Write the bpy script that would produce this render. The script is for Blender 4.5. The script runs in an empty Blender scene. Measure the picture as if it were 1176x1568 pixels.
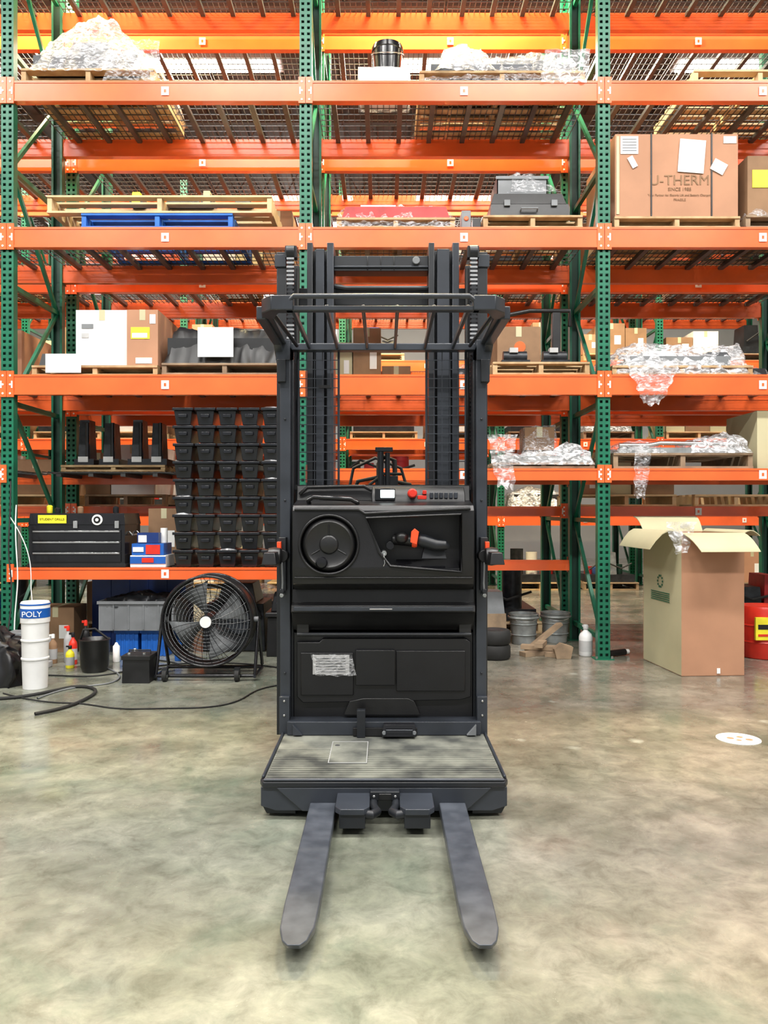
import bpy, bmesh, math, random
from mathutils import Vector, Matrix, noise
R = random.Random(7)
scene = bpy.context.scene
scene.view_settings.view_transform = 'Standard'
scene.view_settings.exposure = 0.0
COL = scene.collection

# ------------------------------------------------------------------ materials
def mat(name, c, rough=.5, metal=0.0, var=.12, scale=8, bump=0.0, bscale=60, alpha=1.0, emit=0, c2=None, coat=0, trans=0):
    m = bpy.data.materials.new(name); m.use_nodes = True
    nt = m.node_tree; b = nt.nodes['Principled BSDF']
    b.inputs['Roughness'].default_value = rough
    b.inputs['Metallic'].default_value = metal
    tc = nt.nodes.new('ShaderNodeTexCoord')
    n = nt.nodes.new('ShaderNodeTexNoise'); n.inputs['Scale'].default_value = scale; n.inputs['Detail'].default_value = 5
    nt.links.new(tc.outputs['Object'], n.inputs['Vector'])
    r = nt.nodes.new('ShaderNodeValToRGB')
    if c2 is None: c2 = tuple(min(1, v*(1+var)) for v in c); c1 = tuple(v*(1-var) for v in c)
    else: c1 = c
    r.color_ramp.elements[0].position = .35; r.color_ramp.elements[1].position = .65
    r.color_ramp.elements[0].color = (*c1, 1); r.color_ramp.elements[1].color = (*c2, 1)
    nt.links.new(n.outputs['Fac'], r.inputs['Fac']); nt.links.new(r.outputs['Color'], b.inputs['Base Color'])
    if bump:
        n2 = nt.nodes.new('ShaderNodeTexNoise'); n2.inputs['Scale'].default_value = bscale
        nt.links.new(tc.outputs['Object'], n2.inputs['Vector'])
        bp = nt.nodes.new('ShaderNodeBump'); bp.inputs['Strength'].default_value = bump; bp.inputs['Distance'].default_value = .01
        nt.links.new(n2.outputs['Fac'], bp.inputs['Height']); nt.links.new(bp.outputs['Normal'], b.inputs['Normal'])
    b.inputs['Alpha'].default_value = alpha
    if coat: b.inputs['Coat Weight'].default_value = coat
    if emit:
        b.inputs['Emission Color'].default_value = (*c, 1); b.inputs['Emission Strength'].default_value = emit
    return m

def film(name, c, a0, a1, rough=.12, scale=16):
    # clear stretch film: wrinkle noise drives opacity and bump
    m = bpy.data.materials.new(name); m.use_nodes = True
    nt = m.node_tree; b = nt.nodes['Principled BSDF']; L = nt.links.new
    b.inputs['Base Color'].default_value = (*c, 1); b.inputs['Roughness'].default_value = rough
    b.inputs['Specular IOR Level'].default_value = 1.0
    b.inputs['Coat Weight'].default_value = .6; b.inputs['Coat Roughness'].default_value = .05
    tc = nt.nodes.new('ShaderNodeTexCoord')
    mp = nt.nodes.new('ShaderNodeMapping'); mp.inputs['Scale'].default_value = (1, 1, 2.2); mp.inputs['Rotation'].default_value = (.3, .5, .2)
    L(tc.outputs['Object'], mp.inputs['Vector'])
    n = nt.nodes.new('ShaderNodeTexNoise'); n.inputs['Scale'].default_value = scale; n.inputs['Detail'].default_value = 6; n.inputs['Distortion'].default_value = 1.8
    L(mp.outputs['Vector'], n.inputs['Vector'])
    r = nt.nodes.new('ShaderNodeValToRGB'); e = r.color_ramp.elements
    e[0].position = .42; e[0].color = (a0, a0, a0, 1); e[1].position = .68; e[1].color = (a1, a1, a1, 1)
    L(n.outputs['Fac'], r.inputs['Fac']); L(r.outputs['Color'], b.inputs['Alpha'])
    bp = nt.nodes.new('ShaderNodeBump'); bp.inputs['Strength'].default_value = .7; bp.inputs['Distance'].default_value = .02
    L(n.outputs['Fac'], bp.inputs['Height']); L(bp.outputs['Normal'], b.inputs['Normal'])
    return m

ORANGE = mat('orange_beam_paint', (.82, .125, .025), .3, var=.12, scale=2, coat=.3)
GREEN = mat('green_upright_paint', (.004, .125, .066), .4, var=.2, scale=5)
GREEND = mat('green_dark', (.004, .04, .025), .5)
WIRE = mat('galvanised_wire', (.09, .09, .09), .4, .5)
WOOD = mat('pallet_wood', (.36, .23, .11), .7, c2=(.52, .37, .20), scale=9)
WOODL = mat('pallet_wood_light', (.52, .37, .20), .7, c2=(.64, .48, .28), scale=7)
WOODD = mat('pallet_wood_grey', (.20, .14, .09), .8, c2=(.34, .24, .15), scale=7)
BLUEW = mat('blue_pallet_paint', (.015, .13, .5), .6)
CARD = mat('cardboard', (.42, .215, .125), .75, var=.08, scale=3)
CARD2 = mat('cardboard_brown', (.26, .15, .08), .8, var=.15, scale=4)
CARDG = mat('cardboard_pale', (.50, .46, .29), .75, var=.08, scale=2)
WHITE = mat('white_paper', (.82, .82, .80), .6, var=.03)
WHITEB = mat('white_carton', (.70, .70, .70), .6, var=.05)
BLACKP = mat('black_plastic', (.009, .009, .010), .36, var=.3, bump=.05, bscale=300)
BLACKM = mat('black_moulded_console', (.006, .006, .0075), .36, var=.15, bump=.10, bscale=500)
BLACKG = mat('black_gloss', (.008, .008, .010), .18, var=.2)
BINP = mat('black_bin_plastic', (.008, .009, .012), .22, var=.3)
CHAR = mat('charcoal_truck_paint', (.030, .035, .045), .34, var=.18, scale=6)
CHARD = mat('charcoal_dark', (.012, .014, .018), .42, var=.2)
FORKM = mat('fork_steel_worn', (.045, .052, .066), .38, .2, c2=(.085, .095, .115), scale=12)
STEEL = mat('bright_steel', (.6, .6, .6), .25, .9)
ALU = mat('galvanised_steel', (.34, .36, .36), .38, .7, var=.25, scale=10)
GREY = mat('grey_plastic', (.17, .18, .19), .5)
LGREY = mat('light_grey', (.42, .42, .42), .5)
RED = mat('red_plastic', (.65, .03, .015), .35)
ORED = mat('orange_red_grip', (.9, .08, .02), .35)
REDL = mat('red_load', (.42, .02, .02), .5, scale=5, var=.3)
BLUE = mat('blue_plastic', (.01, .10, .42), .4)
DBLUE = mat('dark_blue_plastic', (.006, .03, .16), .4)
YEL = mat('yellow_label', (.85, .75, .03), .5)
FILM = film('clear_stretch_film', (.85, .86, .9), .05, .55)
FILMW = film('milky_stretch_film', (.86, .87, .90), .16, .85, .14, 11)
FILMC = film('clear_shrink_wrap', (.9, .9, .93), .04, .42, .08, 20)
RUB = mat('rubber_black', (.014, .014, .014), .75, var=.3)
DARKD = mat('dark_machinery', (.02, .022, .026), .4, .3, var=.4, scale=15)
BRASS = mat('sign_yellow', (.7, .5, .05), .4)
LCD = mat('display_glow', (.8, .9, .9), .3, emit=1.2)

def floor_mat():
    m = bpy.data.materials.new('polished_concrete'); m.use_nodes = True
    nt = m.node_tree; b = nt.nodes['Principled BSDF']; L = nt.links.new
    tc = nt.nodes.new('ShaderNodeTexCoord')
    def nz(s, d, dist=0, rough=.6):
        n = nt.nodes.new('ShaderNodeTexNoise'); n.inputs['Scale'].default_value = s; n.inputs['Detail'].default_value = d
        n.inputs['Distortion'].default_value = dist; n.inputs['Roughness'].default_value = rough
        L(tc.outputs['Object'], n.inputs['Vector']); return n
    def ramp(n, st):
        r = nt.nodes.new('ShaderNodeValToRGB'); e = r.color_ramp.elements
        e[0].position, e[0].color = st[0][0], (*st[0][1], 1); e[1].position, e[1].color = st[-1][0], (*st[-1][1], 1)
        for p, c in st[1:-1]:
            x = e.new(p); x.color = (*c, 1)
        L(n.outputs['Fac'], r.inputs['Fac']); return r
    def mix(a, bb, fac, mode='MIX'):
        x = nt.nodes.new('ShaderNodeMixRGB'); x.blend_type = mode
        if isinstance(fac, float): x.inputs['Fac'].default_value = fac
        else: L(fac, x.inputs['Fac'])
        L(a, x.inputs['Color1']); L(bb, x.inputs['Color2']); return x
    base = ramp(nz(2.0, 10, .2, .65), [(.3, (.105, .114, .088)), (.5, (.180, .188, .152)), (.7, (.27, .275, .228))])
    fine = ramp(nz(9, 10, .5, .7), [(.35, (.68, .68, .66)), (.5, (.97, .97, .97)), (.68, (1.28, 1.28, 1.24))])
    c = mix(base.outputs['Color'], fine.outputs['Color'], .9, 'MULTIPLY')
    g = ramp(nz(1.7, 6, .6), [(.54, (0, 0, 0)), (.68, (.5, .5, .5))])
    gc = nt.nodes.new('ShaderNodeRGB'); gc.outputs[0].default_value = (.06, .10, .076, 1)
    c = mix(c.outputs['Color'], gc.outputs[0], g.outputs['Color'])
    sx = nt.nodes.new('ShaderNodeSeparateXYZ'); L(tc.outputs['Object'], sx.inputs[0])
    mr = nt.nodes.new('ShaderNodeMapRange'); mr.inputs['From Min'].default_value = .1; mr.inputs['From Max'].default_value = 1.2
    mr.inputs['To Max'].default_value = .8
    L(sx.outputs['X'], mr.inputs['Value'])
    wc = nt.nodes.new('ShaderNodeRGB'); wc.outputs[0].default_value = (1.10, .93, .92, 1)
    c = mix(c.outputs['Color'], wc.outputs[0], mr.outputs['Result'], 'MULTIPLY')
    v = nt.nodes.new('ShaderNodeTexVoronoi'); v.inputs['Scale'].default_value = 1.9
    nv = nz(6, 3); mv = nt.nodes.new('ShaderNodeVectorMath'); mv.operation = 'MULTIPLY_ADD'; mv.inputs[1].default_value = (.12, .12, .12)
    L(nv.outputs['Color'], mv.inputs[0]); L(tc.outputs['Object'], mv.inputs[2]); L(mv.outputs[0], v.inputs['Vector'])
    vr = nt.nodes.new('ShaderNodeValToRGB'); vr.color_ramp.elements[0].position = .04; vr.color_ramp.elements[0].color = (.7, .7, .7, 1)
    vr.color_ramp.elements[1].position = .10; vr.color_ramp.elements[1].color = (0, 0, 0, 1)
    L(v.outputs['Distance'], vr.inputs['Fac'])
    pc = nt.nodes.new('ShaderNodeRGB'); pc.outputs[0].default_value = (.40, .41, .36, 1)
    c = mix(c.outputs['Color'], pc.outputs[0], vr.outputs['Color'])
    L(c.outputs['Color'], b.inputs['Base Color'])
    rr = ramp(nz(2.6, 8, .3), [(.35, (.12, .12, .12)), (.65, (.32, .32, .32))])
    L(rr.outputs['Color'], b.inputs['Roughness'])
    b.inputs['Specular IOR Level'].default_value = .7
    bp = nt.nodes.new('ShaderNodeBump'); bp.inputs['Strength'].default_value = .12; bp.inputs['Distance'].default_value = .01
    n3 = nz(5, 4); L(n3.outputs['Fac'], bp.inputs['Height']); L(bp.outputs['Normal'], b.inputs['Normal'])
    return m
FLOORM = floor_mat()
MATM = mat('platform_rubber_mat', (.045, .048, .045), .7, c2=(.21, .215, .18), scale=6)

# ------------------------------------------------------------------ mesh builder
class B:
    def __init__(s): s.bm = bmesh.new(); s.mats = []; s.xf = None
    def mi(s, m):
        if m not in s.mats: s.mats.append(m)
        return s.mats.index(m)
    def add(s, vs, fs, m, smooth=False):
        i = s.mi(m)
        V = [s.bm.verts.new(s.xf @ Vector(v) if s.xf else v) for v in vs]
        for f in fs:
            try:
                F = s.bm.faces.new([V[k] for k in f]); F.material_index = i; F.smooth = smooth
            except ValueError: pass
    def box(s, x0, x1, y0, y1, z0, z1, m, t=0, tb=0):
        vs = [(x0+tb, y0+tb, z0), (x1-tb, y0+tb, z0), (x1-tb, y1-tb, z0), (x0+tb, y1-tb, z0),
              (x0+t, y0+t, z1), (x1-t, y0+t, z1), (x1-t, y1-t, z1), (x0+t, y1-t, z1)]
        s.add(vs, [(3, 2, 1, 0), (4, 5, 6, 7), (0, 1, 5, 4), (1, 2, 6, 5), (2, 3, 7, 6), (3, 0, 4, 7)], m)
    def prism(s, poly, axis, a, b, m, smooth=False):
        n = len(poly)
        f = {'x': lambda p, t: (t, p[0], p[1]), 'y': lambda p, t: (p[0], t, p[1]), 'z': lambda p, t: (p[0], p[1], t)}[axis]
        vs = [f(p, a) for p in poly]+[f(p, b) for p in poly]
        fs = [tuple(range(n)), tuple(range(2*n-1, n-1, -1))]+[(i, (i+1) % n, n+(i+1) % n, n+i) for i in range(n)]
        s.add(vs, fs, m, smooth)
    def tube(s, pts, r, m, seg=8, closed=False, radii=None, cap=True):
        pts = [Vector(p) for p in pts]; n = len(pts)
        rings = []; up = None
        for i, p in enumerate(pts):
            if closed: d = (pts[(i+1) % n]-pts[i-1])
            else: d = (pts[min(i+1, n-1)]-pts[max(i-1, 0)])
            d.normalize()
            if up is None: up = Vector((0, 0, 1)) if abs(d.z) < .9 else Vector((1, 0, 0))
            a = d.cross(up)
            if a.length < 1e-4: a = d.cross(Vector((0, 1, 0)))
            a.normalize(); u = a.cross(d); u.normalize(); up = u
            rr = radii[i] if radii else r
            rings.append([p+a*rr*math.cos(2*math.pi*k/seg)+u*rr*math.sin(2*math.pi*k/seg) for k in range(seg)])
        vs = [v for rg in rings for v in rg]; fs = []
        for i in range(n if closed else n-1):
            j = (i+1) % n
            for k in range(seg): fs.append((i*seg+k, i*seg+(k+1) % seg, j*seg+(k+1) % seg, j*seg+k))
        if not closed and cap:
            fs.append(tuple(range(seg))[::-1]); fs.append(tuple((n-1)*seg+k for k in range(seg)))
        s.add(vs, fs, m, True)
    def cyl(s, p0, p1, r, m, seg=20, r2=None):
        s.tube([p0, p1], r, m, seg, radii=[r, r if r2 is None else r2])
    def lathe(s, c, prof, m, seg=28, axis='z'):
        vs = []; n = len(prof)
        for (r, h) in prof:
            for k in range(seg):
                a = 2*math.pi*k/seg
                if axis == 'z': vs.append((c[0]+r*math.cos(a), c[1]+r*math.sin(a), c[2]+h))
                elif axis == 'y': vs.append((c[0]+r*math.cos(a), c[1]+h, c[2]+r*math.sin(a)))
                else: vs.append((c[0]+h, c[1]+r*math.cos(a), c[2]+r*math.sin(a)))
        fs = [(i*seg+k, i*seg+(k+1) % seg, (i+1)*seg+(k+1) % seg, (i+1)*seg+k) for i in range(n-1) for k in range(seg)]
        fs.append(tuple(range(seg))); fs.append(tuple((n-1)*seg+k for k in range(seg))[::-1])
        s.add(vs, fs, m, True)
    def ball(s, c, r, m, sc=(1, 1, 1)):
        n = 10; prof = [(max(.0005, r*math.sin(math.pi*i/n)), -r*math.cos(math.pi*i/n)) for i in range(n+1)]
        vs = []; seg = 16
        for (q, h) in prof:
            for k in range(seg):
                a = 2*math.pi*k/seg; vs.append((c[0]+q*math.cos(a)*sc[0], c[1]+q*math.sin(a)*sc[1], c[2]+h*sc[2]))
        s.add(vs, [(i*seg+k, i*seg+(k+1) % seg, (i+1)*seg+(k+1) % seg, (i+1)*seg+k) for i in range(n) for k in range(seg)], m, True)
    def drape(s, x0, x1, y0, y1, z0, hs, m, seed=0, amp=.03, nx=34, ny=16, edge=.14, freq=9, smooth=True):
        nx = int(nx*1.8); ny = int(ny*1.6)
        def H(u):
            for (a, ha), (b, hb) in zip(hs, hs[1:]):
                if a <= u <= b: return ha+(hb-ha)*(u-a)/(b-a)
            return hs[-1][1]
        vs = []
        for j in range(ny+1):
            for i in range(nx+1):
                u = i/nx; v = j/ny
                e = min(1, min(v, 1-v)/edge)*min(1, min(u, 1-u)/(edge*.4))
                x = x0+(x1-x0)*u; y = y0+(y1-y0)*v
                q = Vector((x*freq+seed*13.7, y*freq, seed*3.1))
                rid = 1-abs(noise.noise(q*1.6+Vector((3, 3, 3))))*3
                d = .8*noise.noise(q)+.35*max(-1, rid)+.15*noise.noise(q*4)
                z = z0+H(u)*e+(amp*d if e > .05 else 0)
                y += amp*1.2*noise.noise(q*1.7+Vector((5, 9, z*14)))
                x += amp*noise.noise(q*1.9+Vector((55, 9, z*12)))
                vs.append((x, y, max(z, z0)))
        w = nx+1
        s.add(vs, [(j*w+i, j*w+i+1, (j+1)*w+i+1, (j+1)*w+i) for j in range(ny) for i in range(nx)], m, smooth)
    def sheet(s, x0, x1, y, z0, z1, m, seed=0, amp=.03, nx=8, nz=14, taper=.5):
        nx = nx*2; nz = nz*2
        vs = []
        for j in range(nz+1):
            for i in range(nx+1):
                u = i/nx; v = j/nz; w = 1-taper*(1-v)
                xc = (x0+x1)/2+(1-v)*.04*math.sin(seed)
                x = xc+(u-.5)*(x1-x0)*w; z = z0+(z1-z0)*v
                q = Vector((x*14+seed*7, z*10, seed))
                fold = .5*math.sin(u*18+3*noise.noise(q*.5))
                vs.append((x+amp*.6*noise.noise(q*1.4), y-abs(amp*noise.noise(q))*1.6-amp*.3*fold, z+(amp*noise.noise(q*2) if j == 0 else 0)))
        w_ = nx+1
        s.add(vs, [(j*w_+i, j*w_+i+1, (j+1)*w_+i+1, (j+1)*w_+i) for j in range(nz) for i in range(nx)], m, True)
    def finish(s, name, parent=None, bevel=0, recalc=True):
        if recalc: bmesh.ops.recalc_face_normals(s.bm, faces=s.bm.faces)
        me = bpy.data.meshes.new(name); s.bm.to_mesh(me); s.bm.free()
        me.set_sharp_from_angle(angle=math.radians(48))
        for m in s.mats: me.materials.append(m)
        o = bpy.data.objects.new(name, me); COL.objects.link(o)
        if parent: o.parent = parent
        if bevel:
            md = o.modifiers.new('bevel', 'BEVEL'); md.width = bevel; md.segments = 2; md.limit_method = 'ANGLE'; md.angle_limit = math.radians(40)
        return o
def inst(me, name, loc, parent, rot=None):
    o = bpy.data.objects.new(name, me); COL.objects.link(o); o.location = loc; o.parent = parent
    if rot: o.rotation_euler = rot
    return o
def empty(name, loc=(0, 0, 0)):
    o = bpy.data.objects.new(name, None); COL.objects.link(o); o.location = loc; return o
def cut(obj, cutter):
    md = obj.modifiers.new('cut', 'BOOLEAN'); md.object = cutter; md.operation = 'DIFFERENCE'; md.solver = 'EXACT'
    dg = bpy.context.evaluated_depsgraph_get()
    me = bpy.data.meshes.new_from_object(obj.evaluated_get(dg)); obj.modifiers.clear(); obj.data = me
    bpy.data.objects.remove(cutter)

# ------------------------------------------------------------------ building shell
b = B(); b.box(-12, 12, -7, 21, -.2, 0, FLOORM); b.finish('floor')
WALLM = mat('painted_block_wall', (.36, .36, .34), .8, var=.06, scale=1)
CEILM = mat('ribbed_steel_ceiling', (.15, .12, .10), .6, var=.2, scale=1)
b = B(); b.box(-12, 12, 21, 21.2, 0, 8.4, WALLM); b.finish('wall_back')
b = B(); b.box(-12.2, -12, -7, 21.2, 0, 8.4, WALLM); b.finish('wall_left')
b = B(); b.box(12, 12.2, -7, 21.2, 0, 8.4, WALLM); b.finish('wall_right')
b = B(); b.box(-12.2, 12.2, -7, 21.2, 8.4, 8.6, CEILM)
for i in range(80): b.box(-12+i*.3, -11.85+i*.3, -7, 21, 8.34, 8.4, CEILM)
b.finish('ceiling')
b = B()
for i in range(14):
    y = -6+i*2.0
    b.box(-12, 12, y, y+.1, 8.2, 8.34, CEILM); b.box(-12, 12, y, y+.1, 7.7, 7.76, CEILM)
    for k in range(48):
        x = -12+k*.5
        b.tube([(x, y+.05, 7.76), (x+.25, y+.05, 8.2), (x+.5, y+.05, 7.76)], .015, CEILM, 4)
b.finish('trim_1')
LAMPG = mat('lamp_diffuser', (1, 1, 1), .4, emit=14)
def highbay(x, y, z, power, L=2.4, W=.35, col=(1, .98, .95)):
    b = B(); b.box(x-L/2, x+L/2, y-W/2, y+W/2, z, z+.08, LGREY)
    for k in (-1, 1): b.cyl((x+k*L/3, y, z+.08), (x+k*L/3, y, 8.34), .008, STEEL, 6)
    for k in range(3): b.cyl((x-L/2+.05, y+(k-1)*.11, z-.02), (x+L/2-.05, y+(k-1)*.11, z-.02), .018, LAMPG, 8)
    o = b.finish('high_bay_light')
    ld = bpy.data.lights.new('high_bay_lamp', 'AREA'); ld.shape = 'RECTANGLE'; ld.size = L; ld.size_y = W; ld.energy = power; ld.color = col
    lo = bpy.data.objects.new('lamp', ld); COL.objects.link(lo); lo.location = (x, y, z-.06); lo.parent = o
for x in (-5.5, -1.8, 1.8, 5.5):
    highbay(x, 3.0, 7.3, 330, col=(1, .975, .93))
    highbay(x, -1.8, 7.3, 330, col=(1, .975, .93))
for x in (-3.3, .6): highbay(x, 7.5, 7.5, 950, L=1.2, W=.2, col=(1, .82, .45))
highbay(3.9, 7.5, 7.5, 170, L=1.2, W=.2, col=(1, .85, .6))
for x in (-6.5, -2.6, 1.3, 5.2): highbay(x, 10.8, 7.4, 330, col=(1, .90, .70))
for x in (-6, 0, 6): highbay(x, 16.8, 7.4, 250)
PANE = mat('daylight_pane', (1, 1, 1), .3, emit=7)
b = B()
b.box(-8.6, -7.0, 20.93, 21, 2.0, 3.9, LGREY)
b.box(-8.5, -7.85, 20.9, 20.94, 2.1, 3.8, PANE); b.box(-7.75, -7.1, 20.9, 20.94, 2.1, 3.8, PANE)
b.finish('window_1')
b = B()
b.box(-3.3, -1.2, 20.93, 21, 5.6, 7.4, LGREY)
b.box(-3.2, -2.3, 20.9, 20.94, 5.7, 7.3, PANE); b.box(-2.2, -1.3, 20.9, 20.94, 5.7, 7.3, PANE)
b.finish('window_2')

# ------------------------------------------------------------------ racking
Y0 = 6.6; DEP = 1.07
FR = [-8.2, -5.686, -3.173, -.66, 1.853, 4.366, 6.88]
HP = 6.5
def post_mesh():
    b = B(); w = .052; d = .075; t = .004
    for (a, c) in ((-w, -.036), (-.012, .012), (.036, w)): b.box(a, c, 0, t, 0, HP, GREEN)
    z = 0
    while z < HP:
        for (a, c) in ((-.036, -.012), (.012, .036)): b.box(a, c, 0, t, z, z+.027, GREEN)
        z += .0508
    b.box(-w, -w+t, t, d, 0, HP, GREEN); b.box(w-t, w, t, d, 0, HP, GREEN)
    b.box(-w+t, -w+.02, d-t, d, 0, HP, GREEN); b.box(w-.02, w-t, d-t, d, 0, HP, GREEN)
    b.box(-w+t, w-t, .03, .034, .0, HP, GREEND)
    b.box(-.08, .08, -.03, d+.03, 0, .008, GREEN)
    for k in (-1, 1): b.cyl((k*.064, -.012, .008), (k*.064, -.012, .03), .01, STEEL, 6)
    o = b.finish('post'); me = o.data; bpy.data.objects.remove(o); return me
POST = post_mesh()
def brace_mesh():
    b = B(); z = .15; i = 0
    b.box(-.018, .018, .06, DEP-.06, z, z+.04, GREEN)
    while z+1.0 < HP:
        b.box(-.018, .018, .06, DEP-.06, z+1.0, z+1.04, GREEN)
        p0, p1 = ((.08, z+.04), (DEP-.08, z+1.0)) if i % 2 == 0 else ((DEP-.08, z+.04), (.08, z+1.0))
        b.prism([(p0[0], p0[1]-.025), (p0[0], p0[1]+.025), (p1[0], p1[1]+.025), (p1[0], p1[1]-.025)], 'x', -.015, .015, GREEN)
        z += 1.0; i += 1
    o = b.finish('brace'); me = o.data; bpy.data.objects.remove(o); return me
BRACE = brace_mesh()
BW = FR[1]-FR[0]
def beam_mesh(h):
    b = B(); x0 = .052; x1 = BW-.052
    b.box(x0, x1, -.006, .045, -h, 0, ORANGE); b.box(x0, x1, .045, .055, -h, -.035, ORANGE)
    b.box(x0, x1, -.011, -.006, -.018, 0, ORANGE); b.box(x0, x1, -.011, -.006, -h, -h+.018, ORANGE)
    for (a, c) in ((.003, .06), (BW-.06, BW-.003)):
        b.box(a, c, -.016, -.004, -h-.02, .03, ORANGE)
        for zz in (-.01, -h/2, -h+.01):
            cx = (a+c)/2; b.cyl((cx, -.02, zz), (cx, -.015, zz), .009, WHITE, 8)
        s_ = a if a > 1 else c
        b.box(s_-.02, s_-.008, -.019, -.0155, -h/2-.03, -h/2+.03, WHITE) if a < 1 else b.box(s_+.008, s_+.02, -.019, -.0155, -h/2-.03, -h/2+.03, WHITE)
    b.box(BW*.53-.032, BW*.53+.032, -.0135, -.0112, -h/2-.038, -h/2+.034, WHITE)
    b.box(BW*.53-.010, BW*.53+.010, -.0145, -.0134, -h/2-.016, -h/2+.012, ORANGE)
    o = b.finish('beam'); me = o.data; bpy.data.objects.remove(o); return me
BEAM = {.17: beam_mesh(.17), .10: beam_mesh(.10)}
def deck_mesh(w, dep, y0):
    b = B(); n = int(w/.051)
    for i in range(n+1):
        x = i*w/n; b.box(x-.003, x+.003, y0, y0+dep, -.006, 0, WIRE)
    k = int(dep/.1)
    for j in range(k+1):
        y = y0+j*dep/k; b.box(0, w, y-.003, y+.003, -.012, -.006, WIRE)
    for i in range(4):
        x = w*(i+.5)/4; b.box(x-.022, x+.022, y0+.01, y0+dep-.01, -.045, -.012, WIRE)
    o = b.finish('deck'); me = o.data; bpy.data.objects.remove(o); return me
DECK = deck_mesh(1.17, DEP-.02, .01); DECKB = deck_mesh(1.17, .55, DEP-.56)
LA, LB, LC, LD, LE, LT = 4.87, 3.64, 2.40, 1.61, .775, 6.10
STD = [(LT, .17, 'full'), (LA, .17, 'full'), (LB, .17, 'full'), (LC, .17, 'full')]
def rack(y0, frames, bays):
    p = empty('pallet_rack', (0, y0, 0))
    for x in frames:
        inst(POST, 'upright_post', (x, 0, 0), p)
        inst(POST, 'upright_post', (x, DEP, 0), p, (0, 0, math.pi))
        inst(BRACE, 'frame_brace', (x, 0, 0), p)
    for x, lv in zip(frames[:-1], bays):
        for z, h, kind in lv:
            if kind in ('full', 'nodeck'): inst(BEAM[h], 'beam', (x, 0, z), p)
            inst(BEAM[h], 'beam', (x+BW, DEP, z), p, (0, 0, math.pi))
            if kind == 'full':
                for k in (0, 1): inst(DECK, 'wire_deck', (x+.07+k*1.2, 0, z), p)
            elif kind == 'backdeck':
                for k in (0, 1): inst(DECKB, 'wire_deck', (x+.07+k*1.2, 0, z), p)
    return p
rack(Y0, FR[1:6], [STD+[(LD, .10, 'full')], STD+[(LE, .10, 'full'), (LD, .10, 'backdeck')], STD+[(LD, .10, 'full'), (LE, .10, 'back')], STD+[(LD, .10, 'full')]])
Y1 = Y0+DEP+.28
rack(Y1, FR[1:6], [STD+[(1.3, .10, 'full')]]*4)
Y2 = 12.4
rack(Y2, FR, [STD+[(1.2, .17, 'full')]]*6)
Y3 = Y2+DEP+.28
rack(Y3, FR, [STD+[(1.2, .17, 'full')]]*6)

# ------------------------------------------------------------------ stock helpers
def pallet_into(b, x0, x1, y0, y1, z, h=.12, m=None, top=True):
    m = m or WOOD; t = .018
    L = x1-x0; D = y1-y0
    for xx in (x0+.0, (x0+x1)/2-.02, x1-.04): b.box(xx, xx+.04, y0+.01, y1-.01, z+t, z+h-t, m)
    n = max(4, int(D/.14))
    for i in range(n):
        yy = y0+i*(D-.09)/(n-1); b.box(x0, x1, yy, yy+.09, z+h-t, z+h, m)
    for yy in (y0, (y0+y1)/2-.045, y1-.09): b.box(x0, x1, yy, yy+.09, z, z+t, m)
def pallet(x0, x1, y0, y1, z, h=.12, m=None):
    b = B(); pallet_into(b, x0, x1, y0, y1, z, h, m); return b.finish('wooden_pallet', bevel=.002)
def carton_into(b, x0, x1, y0, y1, z0, z1, m=None, tape=True, label=True):
    m = m or CARD2
    b.box(x0, x1, y0, y1, z0, z1, m)
    xm = (x0+x1)/2; g = .0015
    b.box(x0+.004, x1-.004, (y0+y1)/2-.002, (y0+y1)/2+.002, z1, z1+.002, CARD2)
    if tape:
        b.box(xm-.025, xm+.025, y0-g, y0, z1-.09, z1+g, CARDG); b.box(xm-.025, xm+.025, y0, y1, z1, z1+g, CARDG)
    if label: b.box(x0+(x1-x0)*.6, x0+(x1-x0)*.85, y0-g, y0, z0+(z1-z0)*.3, z0+(z1-z0)*.6, WHITE)
def carton(x0, x1, y0, y1, z0, z1, m=None, **k):
    b = B(); carton_into(b, x0, x1, y0, y1, z0, z1, m, **k); return b.finish('cardboard_box', bevel=.003)

F = Y0+.02
e = .002
# ===== level A
b = B(); pallet_into(b, -3.07, -1.94, F, F+1.0, LA+e, .12, WOOD)
b.box(-3.0, -2.1, F+.08, F+.9, LA+.13, LA+.28, DARKD); b.box(-2.75, -2.35, F+.15, F+.7, LA+.28, LA+.46, GREY, t=.05); b.cyl((-2.2, F+.2, LA+.28), (-2.2, F+.2, LA+.36), .06, LGREY)
b.drape(-3.06, -1.9, F-.01, F+1.0, LA+.10, [(0, .1), (.15, .3), (.3, .45), (.5, .56), (.62, .52), (.8, .28), (1, .12)], FILMW, 1, .035)
b.sheet(-2.3, -1.88, F-.03, LA+.0, LA+.34, FILM, 61, .03, nx=10, taper=-.1)
b.finish('shrink_wrapped_machine_load')
b = B(); b.box(-.21, .21, F+.03, F+.45, LA+e, LA+.145, WHITEB); b.drape(-.23, .23, F, F+.5, LA+e, [(0, .15), (1, .155)], FILMW, 2, .012, edge=.08)
b.finish('wrapped_carton')
b = B(); b.lathe((.03, F+.23, LA+.17), [(.115, 0), (.13, .21), (.14, .215), (.14, .24), (.13, .245), (.13, .262), (.02, .265)], BLACKG)
b.tube([(.03+.142*math.cos(a), F+.23-.142*math.sin(a), LA+.37-.06*math.sin(a)) for a in [math.pi*i/12 for i in range(13)]], .004, STEEL, 6)
b.finish('plastic_bucket')
b = B(); pallet_into(b, .30, 1.70, F, F+1.0, LA+e, .10, WOOD)
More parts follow.
